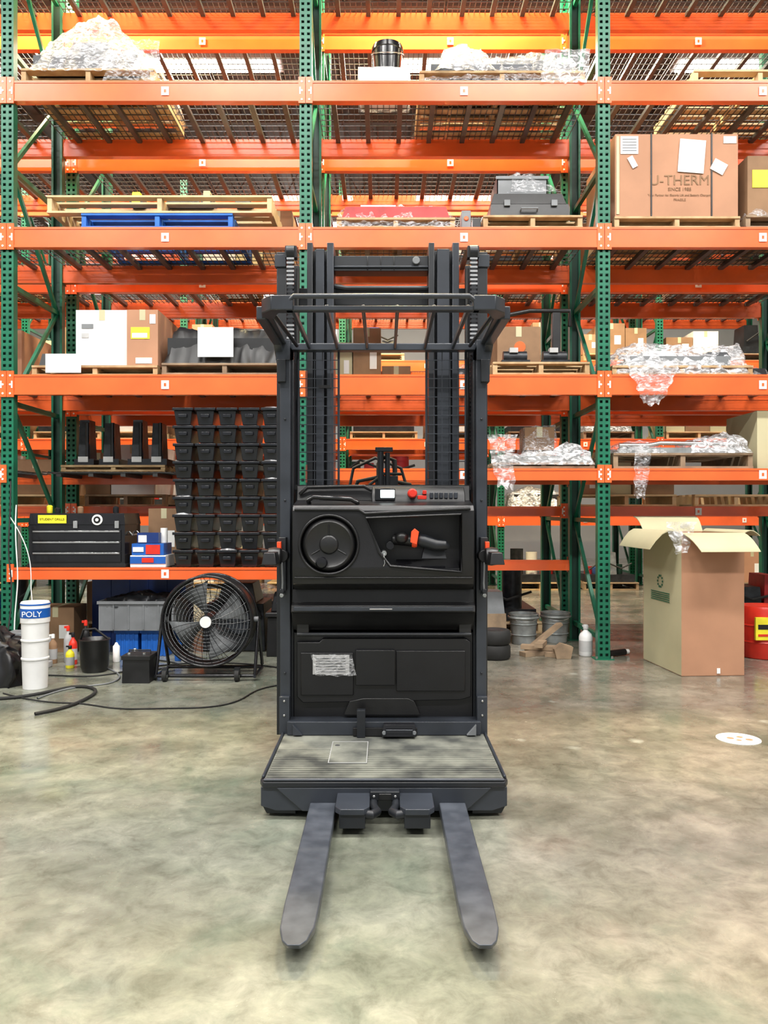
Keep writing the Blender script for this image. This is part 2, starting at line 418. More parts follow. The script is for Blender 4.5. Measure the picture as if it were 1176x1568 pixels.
b.box(.4, 1.6, F+.06, F+.9, LA+.11, LA+.19, DARKD); b.box(.5, .85, F+.1, F+.8, LA+.19, LA+.32, LGREY, t=.03); b.box(.95, 1.5, F+.1, F+.8, LA+.19, LA+.26, GREY, t=.02)
b.drape(.44, .95, F-.02, F+1.0, LA+.1, [(0, .05), (.15, .26), (.5, .30), (.8, .26), (1, .08)], FILMW, 3, .04, nx=26)
b.drape(.28, 1.72, F-.02, F+1.0, LA+e, [(0, .13), (.14, .16), (.46, .27), (.7, .33), (.9, .28), (1, .15)], FILM, 71, .03, nx=48)
b.sheet(1.35, 1.74, F-.03, LA-.02, LA+.26, FILMW, 4, .03, nx=14, taper=0)
b.finish('shrink_wrapped_parts_load')
pallet(2.62, 3.75, F, F+1.0, LA+e, .11, WOODL)
# ===== level B
pallet(-2.56, -1.28, F, F+1.0, LB+e, .125, BLUEW)
b = B(); pallet_into(b, -2.85, -.95, F+.0, F+1.0, LB+.13, .15, WOODL); b.finish('wooden_pallet', bevel=.002)
b = B()
for (x, w, h, m) in ((-2.22, .12, .08, BLACKP), (-2.2, .08, .11, YEL), (-1.6, .1, .09, BLACKP), (-1.58, .07, .12, WOODL), (-1.3, .14, .05, BLACKP), (-1.9, .3, .03, BLACKP)):
    b.box(x, x+w, F+.2, F+.45, LB+.282, LB+.282+h, m, t=.006)
b.finish('small_hardware_parts', bevel=.004)
b = B(); pallet_into(b, -.40, .60, F, F+1.0, LB+e, .09, WOOD)
b.box(-.36, .56, F+.04, F+.9, LB+.095, LB+.21, REDL, t=.03); b.box(-.2, .1, F+.1, F+.6, LB+.21, LB+.235, WHITEB)
b.drape(-.44, .64, F-.02, F+1.0, LB+.01, [(0, .14), (.1, .2), (.5, .25), (.9, .2), (1, .1)], FILM, 5, .03, nx=44)
b.finish('red_wrapped_pallet_load')
b = B(); b.box(.66, .74, F+.05, F+.2, LB+e, LB+.17, GREY); b.box(.755, .825, F+.04, F+.16, LB+e, LB+.10, BLACKP); b.cyl((.70, F+.04, LB+.1), (.70, F+.05, LB+.1), .02, ORANGE)
b.finish('electrical_switch_box', bevel=.005)
pallet(.84, 1.68, F, F+1.0, LB+e, .11, WOOD)
b = B(); b.box(.90, 1.58, F+.03, F+.7, LB+.113, LB+.22, BLACKP, tb=.0, t=.01); b.box(.91, 1.55, F+.04, F+.69, LB+.222, LB+.32, BLACKP, t=.03)
for x in (1.02, 1.42): b.box(x, x+.05, F+.02, F+.035, LB+.2, LB+.25, GREY)
b.tube([(1.16, F+.035, LB+.16), (1.16, F+.0, LB+.17), (1.3, F+.0, LB+.17), (1.3, F+.035, LB+.16)], .008, GREY, 6)
b.finish('black_equipment_case', bevel=.008)
b = B()
x0, x1, y0, y1, z0, z1 = .97, 1.40, F+.1, F+.5, LB+.322, LB+.48
b.box(x0+.02, x1-.02, y0+.02, y1-.02, z0, z0+.01, GREY)
for q in ((x0, x1, y0, y0+.008), (x0, x1, y1-.008, y1), (x0, x0+.008, y0, y1), (x1-.008, x1, y0, y1)): b.box(*q, z0, z1, GREY)
b.box(x0-.012, x1+.012, y0-.012, y0+.0, z1-.025, z1, GREY)
b.drape(x0+.01, x1-.01, y0+.01, y1-.01, z0+.02, [(0, .1), (.4, .19), (1, .1)], FILMW, 6, .03)
b.drape(x0+.1, x1+.12, y0-.05, y1-.01, z0+.01, [(0, .14), (.4, .19), (1, .02)], FILM, 8, .02)
b.finish('plastic_tote_with_parts')
b = B(); pallet_into(b, 1.95, 3.01, F, F+1.0, LB+e, .10, WOOD); b.finish('wooden_pallet')
b = B(); x0, x1 = 1.955, 2.995
b.box(x0, x1, F+.01, F+.95, LB+.104, LB+.80, CARD)
g = F+.008
for x in (2.26, 2.77): b.box(x-.006, x+.006, F+.002, F+.01, LB+.104, LB+.803, BLACKP); b.box(x-.006, x+.006, F+.002, F+.95, LB+.80, LB+.806, BLACKP)
b.box(2.0, 2.15, g-.004, g, LB+.63, LB+.78, WHITE)
for i in range(5): b.box(2.015, 2.135, g-.006, g-.004, LB+.655+i*.024, LB+.660+i*.024, CHAR)
b.box(1.965, 1.99, g-.004, g, LB+.12, LB+.78, CARDG)
b.xf = Matrix.Translation((2.6, g-.006, LB+.6)) @ Matrix.Rotation(.08, 4, 'Y')
b.box(-.11, .11, -.003, 0, -.13, .15, WHITE); b.xf = Matrix.Translation((2.83, g-.006, LB+.52)) @ Matrix.Rotation(.5, 4, 'Y'); b.box(-.06, .06, -.003, 0, -.05, .05, WHITE)
b.xf = Matrix.Translation((2.1, g-.006, LB+.56)) @ Matrix.Rotation(-.5, 4, 'Y'); b.box(-.025, .025, -.003, 0, -.05, .05, WHITE)
b.xf = None
b.box(2.87, 2.98, g-.004, g, LB+.72, LB+.78, WHITE)
o = b.finish('strapped_cardboard_carton', bevel=.004)
for body, size, z in (('U-THERM', .12, .37), ('SINCE 1985', .04, .32), ('Your Partner for Electric Lift and Battery Chargers', .026, .275), ('FRAGILE', .028, .235)):
    tx = bpy.data.curves.new('lettering', 'FONT'); tx.body = body; tx.size = size; tx.extrude = .001; tx.align_x = 'CENTER'; tx.materials.append(CARD2)
    to = bpy.data.objects.new('lettering', tx); COL.objects.link(to); to.location = (2.5, g-.002, LB+z); to.rotation_euler = (math.pi/2, 0, 0); to.parent = o
b = B(); b.box(3.08, 3.8, F+.02, F+.9, LB+.12, LB+.62, CARD2); pallet_into(b, 3.06, 3.85, F, F+.95, LB+e, .11, WOODD)
b.box(3.12, 3.3, F+.014, F+.02, LB+.35, LB+.5, YEL); b.drape(3.06, 3.8, F-.01, F+.5, LB+.1, [(0, .1), (1, .2)], FILM, 9, .02)
b.finish('palletised_cardboard_carton')
# ===== level C
b = B(); pallet_into(b, -3.0, -1.93, F+.05, F+1.0, LC+e, .09, WOOD); b.finish('wooden_pallet')
b = B(); carton_into(b, -2.65, -2.20, F+.12, F+.8, LC+.095, LC+.58, WHITEB, label=False)
b.box(-2.6, -2.5, F+.116, F+.12, LC+.42, LC+.46, GREY); b.box(-2.6, -2.54, F+.116, F+.12, LC+.34, LC+.38, LGREY)
b.finish('white_carton', bevel=.003)
b = B(); carton_into(b, -2.195, -1.93, F+.07, F+.75, LC+.095, LC+.57, CARD, label=False)
b.box(-2.16, -2.0, F+.066, F+.07, LC+.32, LC+.42, YEL); b.box(-2.15, -2.02, F+.064, F+.066, LC+.33, LC+.37, WHITE); b.box(-2.0, -1.95, F+.066, F+.07, LC+.45, LC+.53, WHITE)
b.box(-2.12, -1.98, F+.066, F+.07, LC+.11, LC+.16, WHITE)
b.finish('cardboard_box', bevel=.003)
b = B(); b.box(-2.95, -2.66, F+.08, F+.6, LC+.094, LC+.2, BLACKP, t=.02); b.box(-2.86, -2.56, F-.0, F+.004, LC+.02, LC+.18, WHITE)
b.finish('black_parts_tray')
pallet(-1.88, -.82, F, F+1.0, LC+e, .10, WOODD)
b = B(); b.drape(-1.88, -.80, F+.02, F+.95, LC+.104, [(0, .28), (.1, .34), (.25, .31), (.5, .34), (.7, .31), (1, .28)], mat('black_sheet', (.010, .010, .011), .45), 10, .025, nx=40)
b.box(-1.85, -.85, F+.08, F+.88, LC+.104, LC+.33, BLACKP)
b.box(-1.57, -1.27, F-.018, F-.014, LC+.15, LC+.40, WHITE); b.box(-1.52, -1.49, F-.014, F+.04, LC+.3, LC+.38, WHITE)
b.finish('covered_machine')
pallet(.92, 1.74, F, F+1.0, LC+e, .11, WOOD)
b = B(); carton_into(b, 1.0, 1.38, F+.3, F+.8, LC+.113, LC+.48, CARD2, label=False); b.cyl((1.2, F+.295, LC+.3), (1.2, F+.3, LC+.3), .05, ORANGE, 16); b.finish('cardboard_box', bevel=.003)
b = B()
for x in (1.02, 1.36):
    b.cyl((x, F+.1, LC+.17), (x+.2, F+.1, LC+.17), .05, DARKD, 14); b.box(x-.02, x+.22, F+.03, F+.2, LC+.113, LC+.135, DARKD); b.box(x+.05, x+.12, F+.04, F+.12, LC+.2, LC+.24, LGREY)
b.finish('electric_motor_pair')
b = B(); b.box(1.45, 1.62, F+.3, F+.5, LC+.113, LC+.2, BLACKP); b.box(1.5, 1.57, F+.35, F+.42, LC+.2, LC+.62, BLACKP); b.tube([(1.1, F+.38, LC+.6), (1.3, F+.38, LC+.64), (1.66, F+.38, LC+.64), (1.66, F+.38, LC+.5)], .02, BLACKP, 8)
b.finish('equipment_mounting_stand', bevel=.004)
b = B(); pallet_into(b, 1.93, 3.12, F, F+1.0, LC+e, .08, WOOD); b.box(2.1, 2.95, F+.05, F+.8, LC+.084, LC+.17, GREY); b.box(2.2, 2.5, F+.06, F+.6, LC+.17, LC+.22, LGREY, t=.02); b.box(2.75, 2.95, F+.06, F+.6, LC+.17, LC+.21, DARKD, t=.02)
b.drape(1.93, 3.14, F-.02, F+.95, LC+.01, [(0, .17), (.2, .29), (.5, .26), (.75, .25), (.95, .28), (1, .1)], FILMW, 11, .045, nx=46)
b.sheet(2.02, 2.5, F-.06, LC-.26, LC+.1, FILMW, 12, .05, nx=12, taper=.75)
b.finish('shrink_wrapped_flat_load')
# ===== level D
b = B(); pallet_into(b, .92, 1.78, F, F+1.0, LD+e, .05, WOODD)
b.box(1.0, 1.75, F+.02, F+.14, LD+.054, LD+.1, ALU); b.box(.95, 1.6, F+.16, F+.3, LD+.054, LD+.12, ALU)
b.box(1.26, 1.48, F+.3, F+.53, LD+.054, LD+.18, WOODD)
carton_into(b, 1.24, 1.5, F+.28, F+.55, LD+.18, LD+.38, CARD2, label=False)
b.drape(.98, 1.78, F-.03, F+.26, LD+.03, [(0, .08), (.6, .12), (.75, .2), (1, .08)], FILMW, 13, .03, nx=40)
b.drape(1.22, 1.54, F+.24, F+.6, LD+.13, [(0, .25), (1, .27)], FILMC, 63, .02, nx=14)
b.sheet(.86, 1.1, F-.06, LD-.16, LD+.28, FILMW, 14, .05, taper=.4)
b.finish('wrapped_metal_parts_load')
b = B(); pallet_into(b, 1.94, 3.12, F, F+1.0, LD+e, .13, WOODD)
for i in range(6): b.box(2.0+.05*i, 3.0-.02*i, F+.03+.12*i, F+.09+.12*i, LD+.134, LD+.18+.008*i, ALU)
b.tube([(2.0, F+.05, LD+.2), (2.25, F+.05, LD+.2), (2.35, F+.05, LD+.22), (3.0, F+.05, LD+.21)], .018, STEEL, 8)
b.drape(1.95, 2.4, F-.01, F+.6, LD+.13, [(0, .06), (.5, .12), (1, .05)], FILM, 15, .03)
b.drape(2.6, 3.12, F-.03, F+.6, LD+.13, [(0, .08), (.6, .17), (1, .1)], FILMW, 16, .04)
b.sheet(2.1, 2.25, F-.05, LD-.25, LD+.2, FILM, 17, .03, taper=.3)
b.finish('metal_parts_pallet_load')
b = B(); carton_into(b, 3.2, 3.9, F+.1, F+.7, LD+e, LD+.5, CARDG); b.finish('cardboard_box')
b = B(); yb = Y0+DEP-.52; pallet_into(b, -2.95, -2.0, yb, yb+.5, LD+e, .06, WOOD)
for i, x in enumerate((-2.75, -2.52, -2.26, -2.08)):
    b.box(x-.09, x+.09, yb+.03, yb+.3, LD+.064, LD+.12, BLACKG)
    b.box(x-.06, x+.05, yb+.05, yb+.22, LD+.12, LD+.48-(i % 2)*.03, DARKD, t=.012); b.cyl((x+.03, yb+.04, LD+.12), (x+.03, yb+.04, LD+.45), .018, BLACKG, 10)
    b.box(x-.05, x+.04, yb+.02, yb+.05, LD+.09, LD+.14, LGREY)
b.finish('drive_unit_parts')
# ===== stacked bins (level E)
b = B(); cw = .187; rh = .1505
for c in range(6):
    for r in range(9):
        x = -1.785+c*cw; z = LE+e+r*rh; ww = .172
        xo = R.uniform(-.004, .004)
        y0 = F+R.uniform(0, .012)
        b.box(x+.010+xo, x+ww-.010+xo, y0+.01, y0+.34, z, z+rh-.03, BINP, tb=.016)
        b.box(x+xo-.002, x+ww+.002+xo, y0-.006, y0+.354, z+rh-.03, z+rh-.006, BINP)
        b.box(x+ww/2-.035+xo, x+ww/2+.035+xo, y0-.009, y0+.012, z+.06, z+.09, BINP)
        if R.random() < .12: b.drape(x+.02, x+ww-.02, y0-.008, y0+.1, z+rh-.006, [(0, .004), (.5, .012), (1, .004)], FILMW, r, .006, nx=6, ny=4)
b.finish('stacked_storage_bins', bevel=.004)
# tool chest
b = B(); x0, x1 = -3.0, -2.19; z = LE+e
b.box(x0, x1, F, F+.42, z+.01, z+.36, BLACKG)
b.box(x0-.004, x1+.004, F-.006, F+.426, z+.36, z+.455, BLACKG, t=.012)
b.box(x0-.01, x1+.01, F-.012, F+.43, z, z+.03, BLACKP)
for i in range(3):
    zz = z+.08+i*.092; b.box(x0+.03, x1-.03, F-.012, F, zz-.035, zz+.05, BLACKG); b.box(x0+.04, x1-.04, F-.02, F-.012, zz+.032, zz+.044, STEEL)
b.box(x0+.08, x0+.32, F-.01, F-.004, z+.37, z+.44, YEL)
b.cyl((x0+.58, F-.012, z+.40), (x0+.58, F-.002, z+.40), .045, WHITE, 24); b.cyl((x0+.58, F-.015, z+.40), (x0+.58, F-.01, z+.40), .03, BLACKP, 20); b.cyl((x0+.58, F-.018, z+.40), (x0+.58, F-.014, z+.40), .014, WHITE, 16)
for k in (x0+.38, x1-.08): b.box(k, k+.035, F-.018, F-.004, z+.33, z+.39, STEEL)
b.tube([(x1+.005, F+.1, z+.3), (x1+.03, F+.1, z+.27), (x1+.03, F+.3, z+.27), (x1+.005, F+.3, z+.3)], .007, STEEL, 8)
o = b.finish('tool_chest', bevel=.006)
tx = bpy.data.curves.new('label_text', 'FONT'); tx.body = 'STUDENT DRILLS'; tx.size = .027; tx.extrude = .0005; tx.align_x = 'CENTER'; tx.materials.append(BLACKP)
to = bpy.data.objects.new('label_text', tx); COL.objects.link(to); to.location = (x0+.2, F-.0115, z+.395); to.rotation_euler = (math.pi/2, 0, 0); to.parent = o
b = B(); b.box(-2.15, -1.85, F+.02, F+.3, LE+e, LE+.10, WHITE); b.box(-2.15, -1.85, F+.014, F+.02, LE+.03, LE+.09, BLUE)
b.box(-2.14, -1.87, F+.03, F+.28, LE+.103, LE+.2, BLUE)
b.box(-2.02, -1.9, F+.024, F+.03, LE+.11, LE+.19, RED); b.box(-2.13, -2.04, F+.024, F+.03, LE+.13, LE+.17, WHITE); b.box(-2.05, -1.95, F+.01, F+.014, LE+.04, LE+.08, RED)
b.box(-2.1, -1.92, F+.05, F+.2, LE+.203, LE+.29, DBLUE); b.box(-2.09, -2.02, F+.046, F+.05, LE+.21, LE+.27, WHITE)
b.cyl((-1.9, F+.15, LE+.203), (-1.9, F+.15, LE+.33), .03, WHITE)
b.finish('battery_cartons')
b = B(); carton_into(b, -2.14, -1.86, F+.5, F+.85, LE+e, LE+.5, CARD2); b.finish('cardboard_box')
b = B()
b.box(-3.08, -2.5, F+.6, F+.95, LE+e, LE+.3, GREY, t=.02); b.box(-3.0, -2.9, F+.59, F+.6, LE+.1, LE+.2, YEL); b.box(-3.05, -2.7, F+.65, F+.9, LE+.3, LE+.42, DARKD, t=.03)
b.finish('electronics_enclosure')
b = B()
for i, (x, h, m) in enumerate(((-2.93, .06, YEL), (-2.86, .04, DARKD), (-2.66, .05, CARD2), (-2.35, .05, DARKD))): b.lathe((x, F+.25, LE+.458), [(.022, 0), (.025, .005), (.025, h), (.012, h+.01)], m, 14)
b.finish('small_jars')

# ===== floor items (left)
b = B(); cx, cy = -2.47, 5.55
b.lathe((cx, cy, .001), [(.082, 0), (.088, .2), (.094, .205), (.094, .215), (.088, .22), (.09, .33), (.096, .335), (.096, .345), (.09, .35), (.092, .46), (.098, .465), (.098, .60), (.092, .61), (.02, .612)], WHITEB)
b.lathe((cx, cy, .001), [(.0992, .50), (.0992, .565)], BLUE); b.lathe((cx, cy, .001), [(.1, .588), (.1, .598)], BLUE)
o = b.finish('stack_of_white_pails')
tx = bpy.data.curves.new('label_text', 'FONT'); tx.body = 'POLY'; tx.size = .055; tx.extrude = .001; tx.align_x = 'CENTER'; tx.materials.append(WHITE)
to = bpy.data.objects.new('label_text', tx); COL.objects.link(to); to.location = (cx+.02, cy-.102, .513); to.rotation_euler = (math.pi/2, 0, .2); to.parent = o
def tote(name, x0, x1, y0, y1, z0, z1, m, lid=None, content=None):
    b = B(); t = .006
    for (a, c, d, f) in ((x0, x1, y0, y0+t), (x0, x1, y1-t, y1), (x0, x0+t, y0+t, y1-t), (x1-t, x1, y0+t, y1-t)): b.box(a, c, d, f, z0, z1-.02, m)
    b.box(x0+t, x1-t, y0+t, y1-t, z0, z0+t, m)
    b.box(x0-.012, x1+.012, y0-.012, y0+t, z1-.025, z1, m); b.box(x0-.012, x1+.012, y1-t, y1+.012, z1-.025, z1, m)
    b.box(x0-.012, x0+t, y0+t, y1-t, z1-.025, z1, m); b.box(x1-t, x1+.012, y0+t, y1-t, z1-.025, z1, m)
    for k in range(1, 5):
        xx = x0+(x1-x0)*k/5; b.box(xx-.006, xx+.006, y0-.006, y0, z0+.01, z1-.025, m)
    if content: b.drape(x0+.01, x1-.01, y0+.01, y1-.01, z0+(z1-z0)*.8, content, DARKD, 20, .03)
    b.finish(name, bevel=.003)
tote('blue_plastic_bin', -2.31, -2.12, 6.75, 7.15, .001, .225, BLUE)
tote('blue_plastic_bin', -2.09, -1.86, 6.75, 7.15, .001, .225, BLUE)
tote('grey_storage_tote', -2.44, -1.80, 6.7, 7.2, .228, .48, GREY, content=[(0, .05), (.5, .1), (1, .06)])
b = B()
b.box(-1.90, -1.70, 5.68, 5.88, .001, .17, BLACKP, t=.004); b.box(-1.905, -1.695, 5.675, 5.885, .17, .2, BLACKP)
for x in (-1.86, -1.75): b.cyl((x, 5.72, .2), (x, 5.72, .215), .012, ALU, 10)
b.tube([(-1.88, 5.78, .2), (-1.88, 5.78, .225), (-1.72, 5.78, .225), (-1.72, 5.78, .2)], .006, RUB, 6)
b.finish('lead_acid_battery', bevel=.005)
def bottle(name, x, y, z, r, h, m, cap):
    b = B(); b.lathe((x, y, z+.001), [(r*.9, 0), (r, .01), (r, h*.6), (r*.85, h*.7), (r*.35, h*.8), (r*.3, h*.88)], m, 18)
    b.lathe((x, y, z+h*.86), [(r*.42, 0), (r*.42, h*.1), (r*.3, h*.14)], cap, 14)
    b.box(x-.03, x+.012, y-.008, y+.008, z+h*.93, z+h*.99, cap)
    b.lathe((x, y, z), [(r*1.01, h*.15), (r*1.01, h*.5)], LGREY, 18); b.finish(name)
for i, (x, y, m, c, h) in enumerate(((-2.54, 6.40, RED, BLACKP, .26), (-2.62, 6.50, LGREY, RED, .30), (-2.72, 6.44, CARD2, WHITE, .24), (-2.52, 6.62, BLACKP, RED, .33), (-2.80, 6.52, LGREY, BLUE, .28), (-2.50, 6.24, YEL, BLACKP, .18))): bottle('spray_bottle', x, y, 0, .034, h, m, c)
b = B()
for (x, y, r_, h, m) in ((-2.30, 6.42, .03, .11, RED), (-2.22, 6.5, .028, .13, WHITE), (-2.05, 6.45, .035, .09, ALU), (-1.72, 6.55, .03, .14, BLUE), (-1.65, 6.48, .026, .10, LGREY)):
    b.lathe((x, y, .001), [(r_*.95, 0), (r_, .004), (r_, h), (r_*.6, h+.012), (r_*.3, h+.03)], m, 16)
b.finish('aerosol_cans')
b = B(); b.lathe((-2.26, 6.12, .001), [(.09, 0), (.105, .04), (.115, .24), (.12, .25), (.11, .255), (.04, .16)], BLACKP, 20); b.tube([(-2.37, 6.12, .25), (-2.33, 6.08, .33), (-2.24, 6.07, .34), (-2.15, 6.12, .25)], .009, RUB)
b.finish('black_waste_bin')
b = B(); b.drape(-3.1, -2.62, 5.5, 5.95, .001, [(0, .22), (.5, .38), (1, .2)], mat('black_bag', (.010, .010, .012), .4), 31, .05)
b.tube([(-3.0, 5.7, .28), (-2.95, 5.65, .42), (-2.8, 5.65, .42), (-2.75, 5.7, .28)], .012, RUB, 8)
b.finish('black_tool_bag')
tote('dark_blue_bin', -2.72, -1.85, 7.30, 7.62, .001, .66, DBLUE)
carton(-3.08, -2.75, 6.95, 7.25, .001, .4, CARD2)
b = B(); b.box(-3.0, -2.67, 6.08, 6.32, .001, .05, LGREY); b.box(-2.98, -2.69, 6.10, 6.30, .05, .3, GREY, t=.015); b.cyl((-2.84, 6.08, .18), (-2.84, 6.12, .18), .06, BLACKP); b.box(-2.94, -2.88, 6.09, 6.11, .1, .14, RED)
b.finish('battery_charger', bevel=.006)
b = B()
b.box(-1.62, -1.06, 7.0, 7.55, .001, .42, DARKD, t=.02); b.box(-1.5, -1.15, 7.05, 7.5, .42, .6, BLACKP, t=.04); b.cyl((-1.3, 6.98, .25), (-1.3, 7.02, .25), .1, CHAR)
b.tube([(-1.55, 7.0, .4), (-1.4, 6.9, .5), (-1.2, 6.95, .48), (-1.1, 7.0, .3)], .018, RUB)
b.finish('electric_drive_motor', bevel=.01)
b = B(); b.box(-1.01, -.76, 6.72, 7.2, .001, .34, BLACKP, t=.01); b.box(-1.02, -.75, 6.71, 7.21, .34, .38, BLACKP); b.box(-.98, -.8, 6.78, 7.1, .38, .55, DARKD, t=.03); b.box(-.93, -.85, 6.785, 6.80, .42, .47, LGREY)
b.finish('black_storage_trunk', bevel=.008)
def cable(name, pts, r, m):
    cu = bpy.data.curves.new(name, 'CURVE'); cu.dimensions = '3D'; cu.bevel_depth = r; cu.bevel_resolution = 2
    sp = cu.splines.new('NURBS'); sp.points.add(len(pts)-1); sp.order_u = 4; sp.use_endpoint_u = True
    for p, q in zip(sp.points, pts): p.co = (*q, 1)
    cu.materials.append(m); o = bpy.data.objects.new(name, cu); COL.objects.link(o); return o
cable('black_floor_hose', [(-2.13, 4.78, .012), (-2.0, 4.9, .012), (-1.95, 5.2, .012), (-1.97, 5.45, .012), (-2.2, 5.6, .012), (-2.3, 5.3, .012), (-2.55, 5.1, .012), (-3.0, 5.2, .012)], .011, RUB)
cable('power_cord', [(-2.6, 5.35, .006), (-2.2, 5.05, .006), (-2.0, 5.13, .006), (-1.7, 4.9, .006), (-1.43, 4.94, .006), (-1.2, 4.94, .006), (-1.02, 5.0, .006), (-.92, 5.2, .006), (-.9, 5.5, .006), (-.70, 5.66, .006), (-.5, 5.7, .006)], .005, RUB)
cable('power_cord', [(-2.9, 5.9, .006), (-2.6, 6.0, .006), (-2.2, 5.8, .006), (-2.0, 6.1, .006), (-1.8, 6.4, .006), (-1.2, 6.5, .006), (-.8, 6.2, .006)], .006, RUB)
cable('power_cord', [(-2.3, 5.2, .006), (-2.25, 5.6, .006), (-1.9, 5.5, .006), (-1.95, 6.0, .006), (-2.3, 6.3, .006)], .006, GREY)
cable('power_cord', [(-2.1, 6.3, .006), (-1.9, 6.1, .006), (-2.1, 5.9, .006), (-1.7, 6.2, .006), (-1.6, 6.4, .006), (-1.9, 6.55, .006)], .006, RUB)
cable('hanging_white_cable', [(-3.05, 6.5, 1.3), (-3.0, 6.35, 1.0), (-2.95, 6.4, .7), (-3.0, 6.3, .3), (-2.9, 6.2, .006)], .005, WHITE)
cable('hanging_white_cable', [(-3.1, 6.5, 1.2), (-2.85, 6.4, .9), (-2.95, 6.45, .6), (-2.8, 6.35, .35), (-2.85, 6.0, .006)], .004, WHITE)
cable('hanging_black_cable', [(-3.12, 6.55, 1.5), (-3.05, 6.4, 1.15), (-3.1, 6.4, .9), (-2.95, 6.3, .5), (-3.0, 6.1, .006)], .006, RUB)

# drum fan
cx, cy, cz, r = -1.317, 5.92, .43, .335
fan = empty('drum_fan', (0, 0, 0))
b = B()
for k in range(2):
    a = [(cx+r*math.cos(2*math.pi*i/48), cy+(-.1 if k == 0 else .13), cz+r*math.sin(2*math.pi*i/48)) for i in range(48)]; b.tube(a, .010, BLACKG, 8, closed=True)
n = 48; vs = []
for yy in (-.1, .13):
    for i in range(n): vs.append((cx+r*math.cos(2*math.pi*i/n), cy+yy, cz+r*math.sin(2*math.pi*i/n)))
b.add(vs, [(i, (i+1) % n, n+(i+1) % n, n+i) for i in range(n)], BLACKP, True)
o = b.finish('drum_shroud', fan)
md = o.modifiers.new('s', 'SOLIDIFY'); md.thickness = .004
b = B()
for yb_ in (-.13, .15):
    sg = 1 if yb_ < 0 else -1
    for q in range(1, 11 if sg > 0 else 6):
        rr = .05+q*(r-.05)/(11 if sg > 0 else 6)
        b.tube([(cx+rr*math.cos(2*math.pi*i/40), cy+yb_+sg*.03*(rr/r)**2, cz+rr*math.sin(2*math.pi*i/40)) for i in range(40)], .002, GREY, 5, closed=True)
    for i in range(30 if sg > 0 else 16):
        a = 2*math.pi*i/(30 if sg > 0 else 16)
        b.tube([(cx+q*math.cos(a+.25*(q/r)), cy+yb_-.002+sg*.03*(q/r)**2, cz+q*math.sin(a+.25*(q/r))) for q in (.04, .12, .2, .28, r)], .002, BLACKG, 5)
b.finish('wire_grille', fan)
b = B(); b.cyl((cx, cy-.145, cz), (cx, cy-.13, cz), .042, WHITE, 24); b.cyl((cx, cy-.13, cz), (cx, cy+.12, cz), .05, DARKD, 16); b.finish('hub_badge', fan)
b = B()
for i in range(4):
    a0 = 2*math.pi*i/4+.45; vs = []
    for j, q in enumerate((.05, .14, .22, .30)):
        w = .32+.12*j/3
        for s_, yy in ((-1, -.045), (1, .035)): vs.append((cx+q*math.cos(a0+s_*w), cy+yy, cz+q*math.sin(a0+s_*w)))
    b.add(vs, [(2*j, 2*j+1, 2*j+3, 2*j+2) for j in range(3)], GREY, True)
o = b.finish('fan_blades', fan); md = o.modifiers.new('s', 'SOLIDIFY'); md.thickness = .003
b = B()
for k in (-1, 1):
    x = cx+k*(r+.03)
    b.tube([(x, cy-.16, .035), (x, cy-.14, .03), (x, cy+.2, .03), (x, cy+.2, .06), (x, cy+.02, cz)], .013, BLACKG, 8); b.tube([(x, cy-.14, .04), (x, cy+.02, cz)], .013, BLACKG, 8)
    b.cyl((x, cy+.02, cz), (x-k*.04, cy+.02, cz), .022, GREY, 12)
b.tube([(cx-r-.03, cy-.14, .035), (cx+r+.03, cy-.14, .035)], .013, BLACKG); b.tube([(cx-r-.03, cy+.2, .035), (cx+r+.03, cy+.2, .035)], .013, BLACKG)
b.finish('fan_stand', fan)
b = B()
for x in (cx+.24, cx-.29):
    b.cyl((x-.015, cy-.17, .045), (x+.015, cy-.17, .045), .044, RUB, 20); b.cyl((x-.017, cy-.17, .045), (x+.017, cy-.17, .045), .02, ALU, 14)
    b.box(x-.02, x+.02, cy-.19, cy-.15, .05, .1, DARKD)
b.finish('castor_wheels', fan)

# ===== floor items (right)
for (x, y) in ((1.32, 7.42), (1.64, 7.5)):
    b = B(); b.lathe((x, y, .001), [(.105, 0), (.11, .012), (.108, .02), (.135, .27), (.142, .275), (.142, .285), (.13, .285), (.11, .10)], ALU, 28)
    for zz in (.09, .19): b.lathe((x, y, zz), [(.118+zz*.06, -.004), (.122+zz*.06, 0), (.118+zz*.06, .004)], ALU, 28)
    b.tube([(x+.14*math.cos(a), y-.13*math.sin(a), .27-.05*math.sin(a)) for a in [math.pi*i/12 for i in range(13)]], .004, STEEL, 6)
    b.lathe((x, y, .2), [(.145, .04), (.15, .045), (.15, .055), (.145, .06)], ALU, 28)
    b.finish('galvanised_bucket')
for k in range(2):
    b = B(); q = [(.06, 0), (.12, .0), (.133, .015), (.135, .06), (.133, .105), (.12, .12), (.06, .12)]
    b.lathe((.94, 6.66, .002+k*.124), q, RUB, 30); b.lathe((.94, 6.66, .002+k*.124), [(.058, .01), (.058, .121), (.02, .121)], DARKD, 20)
    b.finish('solid_rubber_wheel')
b = B(); b.box(.72, 1.14, 7.25, 7.6, .001, .3, WOODD, t=.01); b.box(.74, 1.12, 7.27, 7.58, .3, .5, GREY, t=.02); b.box(.8, .95, 7.262, 7.27, .34, .42, WHITE)
b.finish('parts_crate')
b = B()
for (p, a, t, l, w) in (((1.32, 6.80), .4, .035, .28, .10), ((1.38, 6.85), -.3, .075, .36, .09), ((1.50, 6.80), .9, .035, .26, .1), ((1.36, 6.80), 1.2, .115, .22, .07)):
    b.xf = Matrix.Translation((p[0], p[1], t-.034)) @ Matrix.Rotation(a, 4, 'Z'); b.box(-l/2, l/2, -w/2, w/2, 0, .036, WOODD)
